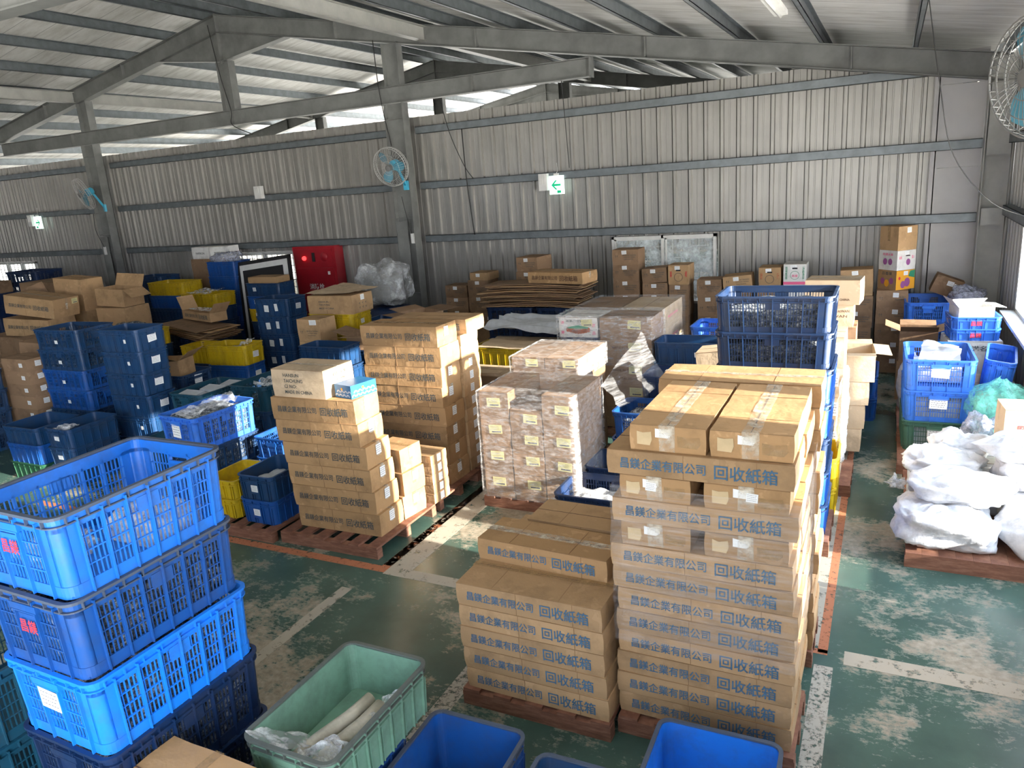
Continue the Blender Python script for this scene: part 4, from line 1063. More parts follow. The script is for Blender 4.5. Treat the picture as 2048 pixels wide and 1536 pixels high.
tower(-1.9, 10.3, 0, .9, .66, .315, 4, 'M', 'blue_sky', 'light blue slatted crate', 'between the wrapped load and the tall tower', 'light blue crates')
pallet(-2.25, 6.6, .95, 1.25, 'pallet under the navy slatted crates')
# tall navy tower at the aisle
GT = 'slatted crates of the tall aisle tower'
pallet(-.83, 6.72, 1.0, .7, 'pallet under the tall aisle tower of crates', n=6, H=.14)
for i in range(7):
    crate(-.83+(.0 if i != 4 else .01), 6.72, .14+.302*i, .95, .64, .302, 'M', 'blue_tower' if i in (5, 6, 2) else 'blue_mid', 'dark blue slatted crate of the tall aisle tower, %s of seven' % ordn(i, 7), GT, rimmat='blue_tower')
    fill(-.83, 6.72, .14+.302*i+.015, .80, .52, .2, 'shiny packed goods in the %s crate of the aisle tower' % ordn(i, 7), seed=20+i)
tower(-.56, 7.42, .0, .5, .6, .305, 2, 'S', 'yellow', 'yellow crate', 'tucked behind the tall aisle tower', 'yellow crates behind the aisle tower')
carton(-1.45, 7.55, 1.0, .35, .35, .55, 'plain carton leaning between the tall tower and navy crates', None, ry=-.12, mat='card_lt')
carton(-1.45, 7.55, 0, .40, .38, .98, 'tall plain carton standing behind the tall aisle tower', None, mat='card_dk')
h5 = (1.635-.12)/5
pallet(-.62, 8.1, .8, .75, 'pallet under the cartons with paper sheets beside the aisle')
for i in range(5):
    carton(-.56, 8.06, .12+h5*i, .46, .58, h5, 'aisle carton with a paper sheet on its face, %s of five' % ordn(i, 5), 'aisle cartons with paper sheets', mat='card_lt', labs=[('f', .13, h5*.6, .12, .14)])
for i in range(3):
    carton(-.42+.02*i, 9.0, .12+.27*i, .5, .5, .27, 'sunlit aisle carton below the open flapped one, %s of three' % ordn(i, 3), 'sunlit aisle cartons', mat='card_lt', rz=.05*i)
def open_carton(x, y, z, L, W, H, label, group=None, rz=0, rx=0, ry=0, mat='card', flaps=(.6, .6, .6, .6), fl=None, text=None, labs=()):
    r = root('open_carton', (x, y, z), rz, label, 'cardboard box', group, rx, ry); t = .005
    mb = MB(); mb.box(-L/2, L/2, -W/2, W/2, 0, t)
    for a in ((-L/2, L/2, -W/2, -W/2+t), (-L/2, L/2, W/2-t, W/2), (-L/2, -L/2+t, -W/2+t, W/2-t), (L/2-t, L/2, -W/2+t, W/2-t)): mb.box(*a, t, H)
    mb.build('carton_body', M[mat], r)
    for i, a in enumerate(flaps):
        if a is None: continue
        f = MB(); ln = L if i in (0, 2) else W; dp = fl or min(L, W)/2
        f.box(-ln/2+.004, ln/2-.004, 0, dp, -t/2, t/2)
        o = f.build('flap', M[mat], r)
        loc, rz_ = [((0, -W/2, H), PI), ((L/2, 0, H), -PI/2), ((0, W/2, H), 0), ((-L/2, 0, H), PI/2)][i]
        o.matrix_local = Matrix.Translation(loc) @ Matrix.Rotation(rz_, 4, 'Z') @ Matrix.Rotation(a, 4, 'X')
    for t_ in (text or ()): letter(r, t_, L, W, H, .002)
    for tt in labs:
        o_, a_ = side_tf(tt[0], L, W, H, tt[1], tt[2], .002); obj('shipping_label', label_mesh(tt[3], tt[4]), r, o_, a_)
    return r
open_carton(-.36, 9.0, .93, .56, .5, .32, 'open flapped carton sticking out into the aisle', 'sunlit aisle cartons', rz=.08, mat='card_lt', flaps=(.05, -.1, .1, .1), fl=.16)
carton(-.56, 9.65, .0, .55, .5, 1.4, 'tall plain carton under the MADE IN TAIWAN carton', 'sunlit aisle cartons', mat='card_dk')
carton(-.58, 9.64, 1.40, .52, .40, .27, 'carton printed MADE IN TAIWAN under the large CHINA carton', 'sunlit aisle cartons', mat='card_lt', text=[('mitw', [('MADE IN TAIWAN', 0, .04, .30, .03), ('TAIWAN', 0, -.02, .26, .03)], 'ink_brown', 'f', .06, .15)])
carton(-.545, 9.62, 1.67, .60, .40, .285, 'large pale carton printed CHINA above the aisle stack', 'sunlit aisle cartons', rz=-.09, mat='card_lt', text=[('chn', [('CHINA', 0, 0, .11, .025)], 'ink_brown', 'f', .14, .06)], tape='x')
crate(-.38, 10.7, 0, .7, .9, .3, 'M', 'blue_mid', 'blue slatted crate low beside the far aisle, lower of two', 'far aisle crates')
crate(-.38, 10.7, .3, .7, .9, .3, 'M', 'blue_mid', 'blue slatted crate low beside the far aisle, upper of two', 'far aisle crates')
sack(-.33, 7.95, .35, .05, .35, .5, 'pale plastic bag hanging on the aisle cartons', 31, mat='bag_wh', group='loose plastic bags', name='plastic_bag', cat='bag', amp=.04)

# ================================================================ sunny side
pallet(.72, 9.6, 1.05, 2.2, 'pallet under the blue and green slatted crates by the window', n=8)
GR = 'slatted crates under the window'
h6 = (1.16-.12)/3
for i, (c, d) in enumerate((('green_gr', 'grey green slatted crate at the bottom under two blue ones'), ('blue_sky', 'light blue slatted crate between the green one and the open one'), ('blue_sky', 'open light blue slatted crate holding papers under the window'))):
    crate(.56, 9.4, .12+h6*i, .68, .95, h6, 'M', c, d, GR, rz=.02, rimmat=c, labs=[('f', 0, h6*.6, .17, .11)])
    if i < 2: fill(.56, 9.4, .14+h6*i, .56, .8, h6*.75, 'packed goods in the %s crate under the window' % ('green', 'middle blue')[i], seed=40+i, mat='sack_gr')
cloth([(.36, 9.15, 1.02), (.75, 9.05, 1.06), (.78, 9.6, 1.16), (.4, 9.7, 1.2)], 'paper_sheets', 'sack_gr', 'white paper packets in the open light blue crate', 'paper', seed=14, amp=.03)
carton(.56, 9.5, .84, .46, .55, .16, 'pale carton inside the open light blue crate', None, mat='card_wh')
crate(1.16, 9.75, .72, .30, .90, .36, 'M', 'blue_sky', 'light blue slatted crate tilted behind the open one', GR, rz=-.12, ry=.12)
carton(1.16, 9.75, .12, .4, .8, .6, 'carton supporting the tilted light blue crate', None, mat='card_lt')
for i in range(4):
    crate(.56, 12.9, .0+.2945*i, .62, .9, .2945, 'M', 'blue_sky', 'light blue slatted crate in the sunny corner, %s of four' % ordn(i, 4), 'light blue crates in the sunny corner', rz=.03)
for i in range(2):
    crate(1.0, 10.95, 1.0+.15*i, .56, .54, .15, 'S', 'blue_sky', 'shallow light blue tray with red letters, %s of two' % ('lower', 'upper')[i], 'shallow trays by the window', rz=.1, logo=('f', 0, .075, .12, .06))
open_carton(.98, 10.95, 1.17, .40, .36, .24, 'open white carton standing in the shallow blue tray', None, rz=.25, mat='card_wh', flaps=(None, -.1, 2.6, .9), fl=.13)
carton(1.0, 10.95, .55, .6, .55, .45, 'white carton with dark characters under the shallow trays', None, rz=.1, mat='card_wh', text=[('wk', [('王港名產', 0, 0, .36, .07)], 'ink_dark', 'f', .05, .36)])
carton(1.0, 10.95, 0, .62, .56, .55, 'carton at the bottom under the shallow trays', None, rz=.1, mat='card_lt')
open_carton(.43, 11.6, .55, .46, .45, .42, 'open brown carton with torn flaps before the corner crates', None, mat='card_dk', flaps=(.5, .3, .2, .4), fl=.2)
carton(.43, 11.6, 0, .5, .5, .55, 'brown carton under the torn open one', None, mat='card_dk')
# corner stack of fruit cartons
for i in range(5):
    carton(.09, 13.05, .26*i, .44, .42, .26, 'brown carton with arrows in the corner stack, %s of the lower five' % ordn(i, 5), 'brown cartons of the corner stack', mat='card_dk', labs=[('f', .05, .19, .08, .07)], text=[('arr', [('↑↑', -.15, .02, .05, .05), ('MADE IN', .1, .04, .12, .02), ('TAIWAN', .1, .0, .12, .02)], 'ink_dark', 'f', 0, .12)])
rzc = .78
r = carton(.13, 13.08, 1.30, .36, .36, .30, 'orange and brown fruit carton with painted fruit in the corner stack', 'fruit cartons in the corner stack', rz=rzc, mat='card', labs=[('f', 0, .25, .08, .06)], text=[('bai', [('百香果', 0, 0, .2, .05)], 'ink_dark', 'l', .0, .25)])
mb = MB(); mb.add([(-.178, .004, 0), (.178, .004, 0), (.178, .296, 0), (-.178, .296, 0)], [(0, 1, 2, 3)]); mb.build('orange_panel', M['orange'], r, *side_tf('f', .36, .36, .30, 0, 0, .0022))
def discs(r, side, dims, L_, mat, nm, off=.0045):
    for cx, cy, R in L_:
        mb = MB(); mb.add([(cx+R*math.cos(t*PI/9), cy+R*1.25*math.sin(t*PI/9), 0) for t in range(18)], [tuple(range(18))]); mb.build(nm, M[mat], r, *side_tf(side, *dims, 0, 0, off))
discs(r, 'f', (.36, .36, .30), [(.03, .11, .055), (-.05, .08, .045)], 'purple', 'printed_fruit')
discs(r, 'l', (.36, .36, .30), [(.09, .14, .04), (-.08, .13, .04)], 'purple', 'printed_fruit'); discs(r, 'l', (.36, .36, .30), [(0, .10, .045)], 'orange', 'printed_fruit')
discs(r, 'f', (.36, .36, .30), [(-.12, .18, .02)], 'red', 'printed_seal')
mb = MB(); mb.add([(.05, .2, 0), (.17, .17, 0), (.175, .29, 0), (.08, .28, 0)], [(0, 1, 2, 3)]); mb.build('printed_leaves', M['greenp'], r, *side_tf('f', .36, .36, .30, 0, 0, .0042))
r = carton(.13, 13.08, 1.60, .36, .36, .30, 'white fruit carton with pink print in the corner stack', 'fruit cartons in the corner stack', rz=rzc, mat='card_wh', labs=[('f', 0, .26, .08, .05)], text=[('wp', [('鮮果', -.12, .07, .05, .05), ('富士', .12, .07, .05, .05)], 'pink', 'f', 0, .12), ('wp2', [('特選水果', 0, 0, .2, .04)], 'pink', 'l', 0, .24)])
discs(r, 'l', (.36, .36, .30), [(.05, .13, .04), (-.05, .13, .04)], 'purple', 'printed_fruit'); discs(r, 'f', (.36, .36, .30), [(.03, .12, .04)], 'purple', 'printed_fruit')
mb = MB(); mb.box(-.04, .04, -.008, .008, -.001, .001); mb.build('hand_hole', M['black'], r, *side_tf('f', .36, .36, .30, .02, .215, .005))
carton(.13, 13.08, 1.90, .36, .36, .36, 'plain taped carton on top of the corner stack', 'fruit cartons in the corner stack', rz=rzc, mat='card', labs=[('f', .02, .3, .08, .08)], tape='x', tmat='tape_br')
carton(.78, 13.25, 1.18, .40, .30, .28, 'brown carton leaning skewed in the sunny corner', None, ry=.38, rx=.0, mat='card_dk', labs=[('f', .02, .2, .09, .07), ('f', .13, .18, .12, .08)])
carton(1.0, 12.85, 0, .3, .4, 1.12, 'tall brown carton in the sunny corner behind the trays', None, mat='card_dk')
sack(1.08, 12.85, 1.12, .24, .24, .12, 'grey crumpled plastic on the corner carton', 33, mat='bag_gy', group='loose plastic bags', name='plastic_bag', cat='bag')
sack(.34, 10.6, .0, .14, .14, .45, 'pale knotted bag poking into the aisle behind the slatted crates', 34, mat='sack', neck=('z', 1), group='loose plastic bags', name='plastic_bag', cat='bag')
# window-side cartons and bags
carton(1.25, 9.9, .0, .35, .6, .9, 'white carton against the sill behind the light blue crates', None, mat='card_wh') if False else None
sack(1.14, 8.95, .33, .30, .34, .34, 'mint green tied plastic bag against the window ledge', 51, mat='bag_gn', group='loose plastic bags', name='plastic_bag', cat='bag', wr=.025, amp=.09, neck=('z', 1))
sack(.98, 8.45, .335, .20, .20, .2, 'grey violet plastic bag beside the slatted crates', 52, mat='bag_gy', group='loose plastic bags', name='plastic_bag', cat='bag', wr=.025, amp=.09)
sack(1.22, 8.3, .335, .18, .26, .18, 'green plastic bag in front of the grey violet one', 53, mat='bag_gn', group='loose plastic bags', name='plastic_bag', cat='bag', wr=.025, amp=.09)
carton(1.13, 8.6, 0.13, .5, 1.2, .2, 'flat carton under the plastic bags', None, mat='card_dk')
carton(1.22, 7.86, .55, .44, .36, .48, 'brown carton with red characters on the white sacks', None, rz=.08, mat='card_lt', text=[('fw', [('風', 0, .10, .07, .07), ('味', 0, 0, .07, .07), ('絕', 0, -.10, .07, .07)], 'red', 'f', -.09, .2)])
r = bpy.data.objects
pallet(.80, 7.35, 1.1, 1.9, 'long pallet carrying the white sacks', n=9, H=.13)
GW = 'white sacks on the side pallet'
sack(.53, 6.78, .13, .37, .36, .17, 'white woven sack at the front corner of the side pallet', 61, e=.6)
sack(1.22, 6.78, .13, .32, .34, .19, 'bulging white sack slumped at the front of the pallet by the wall', 62, rz=.1, e=.65, neck=('x', -1))
sack(.66, 6.98, .42, .40, .30, .12, 'white sack lying across the front corner sack', 63, rz=-.12, e=.7)
for k in range(3):
    for q in range(2):
        mb = MB(); mb.box(-.145, .145, -.22, .22, 0, .15)
        o = mb.build('foam_bundle', M['sack_gr'], None, (.42+.30*k, 7.55, .13+.152*q)); b_ = o.modifiers.new('b', 'BEVEL'); b_.width = .03; b_.segments = 3
        tag(o, 'white wrapped bundle behind the front sacks, %s row, %s' % (('lower', 'upper')[q], ('at the aisle', 'in the middle', 'toward the wall')[k]), 'bundle', 'white wrapped bundles on the side pallet')
sack(.55, 7.55, .435, .34, .26, .11, 'white sack spread over the wrapped bundles', 64, rz=.1, e=.75)
sack(.72, 7.95, .46, .26, .22, .12, 'rounded white sack beside the green slatted crate', 65, e=.8)
carton(.72, 8.0, .13, .8, .4, .33, 'pale carton under the rounded white sack', None, mat='card_wh')
sack(1.22, 7.42, .13, .25, .30, .17, 'white sack tied with red string by the wall, lowest', 66, neck=('y', -1), tie=True, e=.75)
sack(1.22, 7.42, .42, .27, .32, .16, 'white sack tied with red string by the wall, second up', 67, neck=('y', -1), tie=True, e=.75)
sack(1.14, 7.36, .70, .34, .28, .10, 'white sack sprawled on top of the tied sacks', 68, neck=('x', -1), e=.75)
mb = MB(); blob(mb, .06, .04, .06, 71, .8, neck=('x', -1), wr=.03)
tag(mb.build('knotted_plastic', M['bag_wh'], None, (.17, 7.35, .36)), 'knot of plastic sticking out over the aisle from the sacks', 'bag', 'loose plastic bags')

# ================================================================ along the partition wall
GWL = 'cartons along the partition wall'
arrows = lambda k, sx: [(k, [('↑↑', -sx*.33, .03, .06, .05), ('MADE IN TAIWAN', sx*.16, .05, sx*.5, .02), ('TAICHUNG TAIWAN', sx*.16, .015, sx*.45, .018), ('TAICHUNG', sx*.12, -.02, sx*.35, .018)], 'ink_dark', 'f', 0, .12)]
def wallbox(x0, x1, z0, z1, label, y=13.0, dep=.42, rz=0, mat='card', tx=True, lab=True, **kw):
    L = x1-x0; H = z1-z0
    return carton((x0+x1)/2, y+dep/2, z0, L, dep, H, label, GWL, rz=rz, mat=mat, text=kw.get('text', arrows('a%d' % round(L*20), L) if tx and H > .16 else None), labs=[('f', -.02, H-.05, .09, .065)] if lab else [], ry=kw.get('ry', 0))
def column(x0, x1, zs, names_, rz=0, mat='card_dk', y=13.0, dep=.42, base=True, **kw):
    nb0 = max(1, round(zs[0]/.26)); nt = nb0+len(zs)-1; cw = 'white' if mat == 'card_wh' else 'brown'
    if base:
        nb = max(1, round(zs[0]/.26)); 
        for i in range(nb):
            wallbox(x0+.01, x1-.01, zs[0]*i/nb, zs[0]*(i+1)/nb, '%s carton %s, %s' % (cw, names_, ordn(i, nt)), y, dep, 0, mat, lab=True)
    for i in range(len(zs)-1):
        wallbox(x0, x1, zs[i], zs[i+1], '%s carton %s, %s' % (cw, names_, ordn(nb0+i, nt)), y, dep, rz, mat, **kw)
column(-4.44, -3.96, [1.21, 1.47, 1.75, 2.02], 'of the tallest stack before the barred window')
column(-3.90, -3.45, [.96, 1.22, 1.42], 'of the middle stack before the barred window', rz=.02)
wallbox(-3.90, -3.46, 1.425, 1.68, 'carton tipped slightly on the stack beside the window mullion', ry=-.06, mat='card_dk', rz=.04)
column(-3.42, -3.08, [.84, 1.12, 1.39], 'below the ring printed one at the window', rz=0)
r = wallbox(-3.43, -3.07, 1.39, 1.73, 'carton with red characters and a black ring print before the window', mat='card', text=[('rg', [('鳳梨', -.13, 0, .035, .11), ('金鑽', .13, 0, .035, .11)], 'red', 'f', 0, .18)])
def ring(r, dims, cx, cy, R, mat='ink_dark', w_=.006):
    mb = MB(); P = []; n = 28
    for q in (R, R-w_): P += [(cx+q*math.cos(2*PI*i/n), cy+q*math.sin(2*PI*i/n), 0) for i in range(n)]
    mb.add(P, [(i, (i+1) % n, n+(i+1) % n, n+i) for i in range(n)]); mb.build('ring_print', M[mat], r, *side_tf('f', *dims, 0, 0, .0045))
    mb = MB(); mb.box(-.04+cx, .04+cx, cy+R+.03, cy+R+.055, -.001, .001); mb.build('hand_hole', M['black'], r, *side_tf('f', *dims, 0, 0, .005))
ring(r, (.36, .42, .34), 0, .13, .075)
column(-2.92, -2.53, [.60, .83, 1.18], 'in the stack just past the barred window', rz=0)
wallbox(-2.94, -2.52, 1.18, 1.47, 'dented carton on the stack at the window frame edge', mat='card_dk', rz=.03)
column(-2.48, -2.03, [.78, 1.04, 1.29], 'under the pale one behind the slatted tower')
wallbox(-2.49, -2.02, 1.29, 1.53, 'pale labelled carton behind the tall tower beside the window', mat='card', ry=-.08, rz=.06)
column(-1.92, -1.56, [1.05, 1.37], 'under the ring print behind the slatted tower')
r = wallbox(-1.91, -1.56, 1.37, 1.66, 'brown carton with a ring print behind the tall tower', mat='card', text=[('rg2', [('香甜', -.13, 0, .035, .11), ('多汁', .13, 0, .035, .11)], 'orange_red', 'f', 0, .15)]); ring(r, (.35, .42, .29), 0, .10, .07)
column(-1.52, -1.18, [1.05, 1.38], 'below the one with green characters', mat='card_wh', tx=False)
r = wallbox(-1.52, -1.17, 1.38, 1.71, 'white carton with green characters and pink base', mat='card_wh', text=[('qb', [('品質保證', -.13, 0, .03, .22), ('分級包裝', .13, 0, .03, .22)], 'greenp', 'f', 0, .19), ('qc', [('高雄', 0, 0, .09, .045)], 'pink', 'f', 0, .14)])
mb = MB(); mb.add([(-.174, 0, 0), (.174, 0, 0), (.174, .045, 0), (-.174, .045, 0)], [(0, 1, 2, 3)]); mb.build('pink_band', M['pink'], r, *side_tf('f', .35, .42, .33, 0, 0, .004))
ring(r, (.35, .42, .33), 0, .15, .07, 'greenp')
column(-.64, -.17, [.72, .99, 1.22], 'beside the corner stack of fruit cartons', y=12.8)
wallbox(-.64, -.18, 1.22, 1.63, 'tall plain carton with one label beside the corner stack', y=12.8, mat='card', tx=False, ry=-.04)
column(-6.36, -5.9, [1.13, 1.39, 1.66], 'in the stack behind the flattened cardboard pile', y=12.95)
wallbox(-6.32, -5.86, 1.66, 1.93, 'carton with a green tag on top of the stack behind flattened cardboard', y=12.95, dep=.55, mat='card_dk', rz=-.12)
column(-7.47, -7.0, [.88, 1.18, 1.50], 'below the thin one near the fan column')
wallbox(-7.40, -6.98, 1.50, 1.65, 'thin labelled carton topping the stack beside the fan column', rz=-.08, mat='card')
column(-8.0, -7.5, [.64, .90, 1.16, 1.40], 'in the stack nearest the plastic covered goods')
for x, lb in ((-8.55, 'brown carton behind the open lid box, nearer the fan column'),):
    wallbox(x-.1, x+.3, 0, .9, lb, mat='card_dk', y=12.6, dep=.4)
# flattened cardboard on crates with a long carton
for i in range(4):
    for k, x in enumerate((-6.05, -5.05)):
        crate(x, 12.2, .0+.29*i, .95, .62, .29, 'M', 'navy', 'navy slatted crate under the flattened cardboard, %s, %s' % (ordn(i, 4), ('fan side', 'window side')[k]), 'navy crates under flattened cardboard')
for i in range(14):
    L = 1.95-.25*random.random(); mb = MB(); n = 10; V = []; W_ = .66; x0 = -5.6+random.uniform(-.08, .12)
    for j in range(n+1):
        t = -1+2*j/n; zz_ = -.03*t*t*(1+.5*math.sin(i))+.004*math.sin(5*t+i)
        V += [(t*L/2, -W_/2, zz_), (t*L/2, W_/2, zz_), (t*L/2, -W_/2, zz_+.012), (t*L/2, W_/2, zz_+.012)]
    F = []
    for j in range(n):
        a, b = 4*j, 4*j+4; F += [(a, a+1, b+1, b), (a+2, b+2, b+3, a+3), (a, b, b+2, a+2), (a+1, a+3, b+3, b+1)]
    F += [(0, 2, 3, 1), (4*n, 4*n+1, 4*n+3, 4*n+2)]
    mb.add(V, F)
    o = mb.build('flattened_carton', M['card_dk' if i % 3 else 'card'], None, (x0, 12.15+random.uniform(-.03, .03), 1.20+.029*i), (0, 0, random.uniform(-.05, .05)))
    tag(o, 'flattened cardboard sheet, %s in the pile under the long taped carton' % ordn(i, 14), 'cardboard', 'flattened cardboard sheets under the long carton')
carton(-5.02, 12.02, 1.60, 1.12, .48, .19, 'long taped carton lying on the flattened cardboard', None, rz=-.2, mat='card_old', tape='x', text=[company(1.12, .19, 'ink_brown')])
carton(-6.65, 12.3, .72, .5, .4, .3, 'small brown carton below the end of the flattened cardboard', None, mat='card_dk', labs=[('f', .1, .2, .08, .06)])
carton(-6.65, 12.3, 0, .55, .45, .72, 'carton on the floor below the end of the flattened cardboard', None, mat='card_dk')
# stuff between: yellow crate, foam sheets, lid boxes
tower(-4.7, 9.25, .0, .98, .62, .28, 4, 'S', ['navy', 'navy', 'navy', 'yellow'], ['navy crate', 'navy crate', 'navy crate', 'yellow crate'], 'under the wrinkled foam sheets', 'crates under the foam sheets')
carton(-4.55, 8.35, 0, 1.0, .45, .95, 'long brown carton standing between the tall column and wrapped load', None, mat='card_dk')
carton(-4.55, 8.35, .95, .98, .42, .04, 'flattened pale carton lid beside the wrapped load', None, mat='card_lt')
cloth([(-5.1, 8.95, 1.13), (-4.1, 8.9, 1.125), (-4.0, 9.7, 1.13), (-5.1, 9.7, 1.13)], 'cardboard_sheet', 'card_lt', 'bent cardboard sheet over the yellow crate', 'cardboard', seed=21, amp=.02)
cloth([(-5.25, 9.4, 1.28), (-4.0, 9.3, 1.24), (-3.95, 10.2, 1.32), (-5.2, 10.3, 1.36)], 'foam_sheet', 'sack_gr', 'wrinkled grey foam sheet behind the yellow crate', 'foam sheet', seed=22, amp=.09)
crate(-4.6, 10.4, .0, .9, .6, 1.22/4, 'M', 'navy', 'navy crate under the foam sheets, lowest of four', 'crates under the foam sheets')
for i in range(1, 4): crate(-4.6, 10.4, i*1.22/4, .9, .6, 1.22/4, 'M', 'navy', 'navy crate under the foam sheets, %s of four' % ordn(i, 4), 'crates under the foam sheets')
open_carton(-6.65, 10.0, 1.10, .55, .5, .33, 'open carton with a wide pale lid behind the tall column', None, rz=-.45, mat='card_dk', flaps=(.02, None, .05, .1), fl=.3, labs=[('r', 0, .2, .1, .03), ('r', .05, .14, .12, .03)])
tower(-6.65, 10.0, .0, .9, .62, .275, 4, 'S', 'blue', 'dark blue crate', 'under the carton with a pale lid', 'crates under the lid carton')
open_carton(-7.2, 9.3, 1.0, .5, .5, .22, 'low open carton with a pale flap beside the lid carton', None, rz=.2, mat='card_dk', flaps=(.1, .1, .2, .3), fl=.25)
tower(-7.2, 9.3, .0, .6, .6, .25, 4, 'S', 'blue', 'dark blue crate', 'under the low open carton', 'crates under the low open carton')
fill(-8.95, 12.3, .0, 1.0, .8, 1.1, 'stack of goods under the clear plastic cover by the fan column', None, 'navy', seed=71, name='covered_goods', cat='goods')
mb = MB(); blob(mb, .54, .42, .44, 77, .6, amp=.16, wr=.012, nu=50, nv=30)
tag(mb.build('plastic_cover', M['cover'], None, (-8.98, 12.3, 1.55)), 'clear plastic cover over bulky goods below the fan column', 'plastic cover')
mb = MB(); blob(mb, .40, .32, .30, 78, .5, amp=.06, wr=.02)
tag(mb.build('bulky_goods', M['grey_goods'], None, (-8.98, 12.3, 1.46)), 'pale bulky goods inside the clear plastic cover', 'goods')
for i in range(4): crate(-8.0, 11.0, .28*i, .8, .6, .28, 'S', 'blue', 'dark blue crate below the clear plastic cover, %s of four' % ordn(i, 4), 'crates below the plastic cover')
cloth([(-7.0, 9.4, 1.36), (-6.5, 9.2, 1.36), (-6.3, 9.6, 1.4), (-6.9, 9.9, 1.38)], 'plastic_bag', 'bag_wh', 'silvery plastic bag beside the lid carton', seed=31, amp=.06)

# ================================================================ darker half
# boxes on yellow crates near the hydrant
tower(-8.35, 10.1, .0, .95, .6, .35, 4, 'S', 'yellow', 'yellow crate', 'under the pale shipping carton', 'yellow crates under the shipping carton', labs=[('r', 0, .2, .09, .08)])
carton(-8.32, 10.1, 1.40, .92, .58, .31, 'shipping carton on the yellow crates in front of the red cabinet', None, rz=.02, mat='card', text=[('sh', [('HANSUN', 0, .06, .2, .028), ('TAICHUNG', .01, .01, .22, .028), ('MADE IN CHINA', .05, -.05, .3, .028)], 'ink_dark', 'f', -.12, .15), ('shr', [('↑ ↑ ↑', 0, .03, .22, .04), ('↑ ↑ ↑', 0, -.04, .22, .04)], 'ink_dark', 'r', 0, .12)], labs=[('r', .0, .25, .1, .09)])
cloth([(-8.9, 9.9, 1.73), (-8.0, 9.85, 1.73), (-7.8, 10.5, 1.75), (-8.7, 10.7, 1.80)], 'cardboard_sheet', 'card_lt', 'loose pale cardboard lid on the shipping carton', 'cardboard', seed=41, amp=.015)
for i in range(4):
    carton(-8.25, 9.35, .36*i, .46, .4, .36, 'carton with arrow marks beside the yellow crates, %s of four' % ordn(i, 4), 'arrow marked cartons by the yellow crates', mat='card', text=arrows('am', .44), labs=[('f', .1, .31, .14, .08)])
G8 = 'dark blue solid crates with white labels'
lbs = [('r', 0, .16, .14, .10)]
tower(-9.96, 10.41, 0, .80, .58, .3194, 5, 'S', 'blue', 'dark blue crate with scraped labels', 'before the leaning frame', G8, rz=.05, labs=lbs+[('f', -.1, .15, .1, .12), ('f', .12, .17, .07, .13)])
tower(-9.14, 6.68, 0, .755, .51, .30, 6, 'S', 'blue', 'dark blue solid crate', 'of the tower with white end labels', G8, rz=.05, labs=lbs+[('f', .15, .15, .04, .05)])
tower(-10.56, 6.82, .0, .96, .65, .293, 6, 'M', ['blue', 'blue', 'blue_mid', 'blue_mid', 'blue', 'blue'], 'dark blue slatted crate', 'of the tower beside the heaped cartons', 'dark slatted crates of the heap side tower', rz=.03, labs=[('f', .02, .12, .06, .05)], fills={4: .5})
tower(-9.94, 9.15, 0, .86, .52, .3367, 3, 'S', ['blue', 'blue_mid', 'yellow'], ['dark blue crate', 'blue crate', 'open yellow crate'], 'near the folded cardboard', 'crates near the folded cardboard', rz=.08, labs=lbs)
cloth([(-9.85, 9.05, .95), (-9.55, 9.05, .95), (-9.6, 9.3, 1.08), (-9.8, 9.3, 1.0)], 'plastic_bag', 'bag_cl', 'clear bag poking out of the open yellow crate', seed=44, amp=.06)
tower(-10.95, 9.45, .0, .85, .55, .30, 3, 'S', ['navy', 'navy', 'yellow'], ['navy crate', 'navy crate', 'yellow crate'], 'behind the open yellow crate', 'crates behind the open yellow one')
tower(-9.72, 7.72, .0, .95, .62, .30, 3, 'M', 'blue', 'dark slatted crate', 'holding an open carton', 'dark slatted crates with the open carton', labs=[('r', 0, .2, .14, .13)])
open_carton(-9.75, 7.7, .83, .50, .42, .26, 'open carton with a raised flap in the dark slatted crate', None, rz=.3, mat='card', flaps=(.4, .6, None, .9), fl=.25)
tower(-9.2, 5.77, .0, .50, .73, .2507, 3, 'S', 'blue', 'dark blue crate with a small end label', 'behind the nearest tower', 'dark crates behind the nearest tower', labs=[('f', .0, .14, .09, .08)])
cloth([(-9.35, 5.45, .72), (-9.05, 5.42, .72), (-9.05, 5.65, .74), (-9.3, 5.65, .74)], 'plastic_bag', 'bag_wh', 'white bag corner over the rim of a dark crate', seed=46, amp=.03)
crate(-9.95, 5.72, .0, .72, .66, .23, 'S', 'green', 'dark green crate at the bottom beside the dark labelled crates', None)
crate(-9.95, 5.72, .23, .72, .66, .26, 'S', 'blue_mid', 'blue crate resting on the dark green crate', None)
crate(-9.95, 5.72, .49, .72, .66, .23, 'S', 'blue', 'open dark blue crate above the green one', None)
tower(-8.1, 6.1, .0, .62, .80, .25, 2, 'S', 'teal', 'teal crate', 'beside the bright crate of bags', 'teal crates')
G9 = 'slatted crates under the bright crate of bags'
pallet(-6.87, 5.80, .7, .95, 'pallet under the bright crate of bags')
for i in range(3):
    crate(-6.87, 5.78, .19+.30*i-.07, .63, .88, .30 if i < 2 else .38, 'M', ('blue', 'blue', 'blue_sky')[i], ('dark slatted crate, lowest under the bright crate of bags', 'dark slatted crate directly under the bright crate of bags', 'bright blue slatted crate full of bags with a white tag')[i], G9, rz=-.06, rimmat=('blue', 'blue', 'blue_sky')[i], labs=[('f', 0, .22, .13, .15)] if i == 2 else [])
    fill(-6.87, 5.78, .14+.30*i, .52, .74, .24 if i < 2 else .33, 'bags packed in the %s of the bright crate stack' % ('lowest crate', 'middle crate', 'top bright crate')[i], seed=60+i, rz=-.06, mat='shiny')
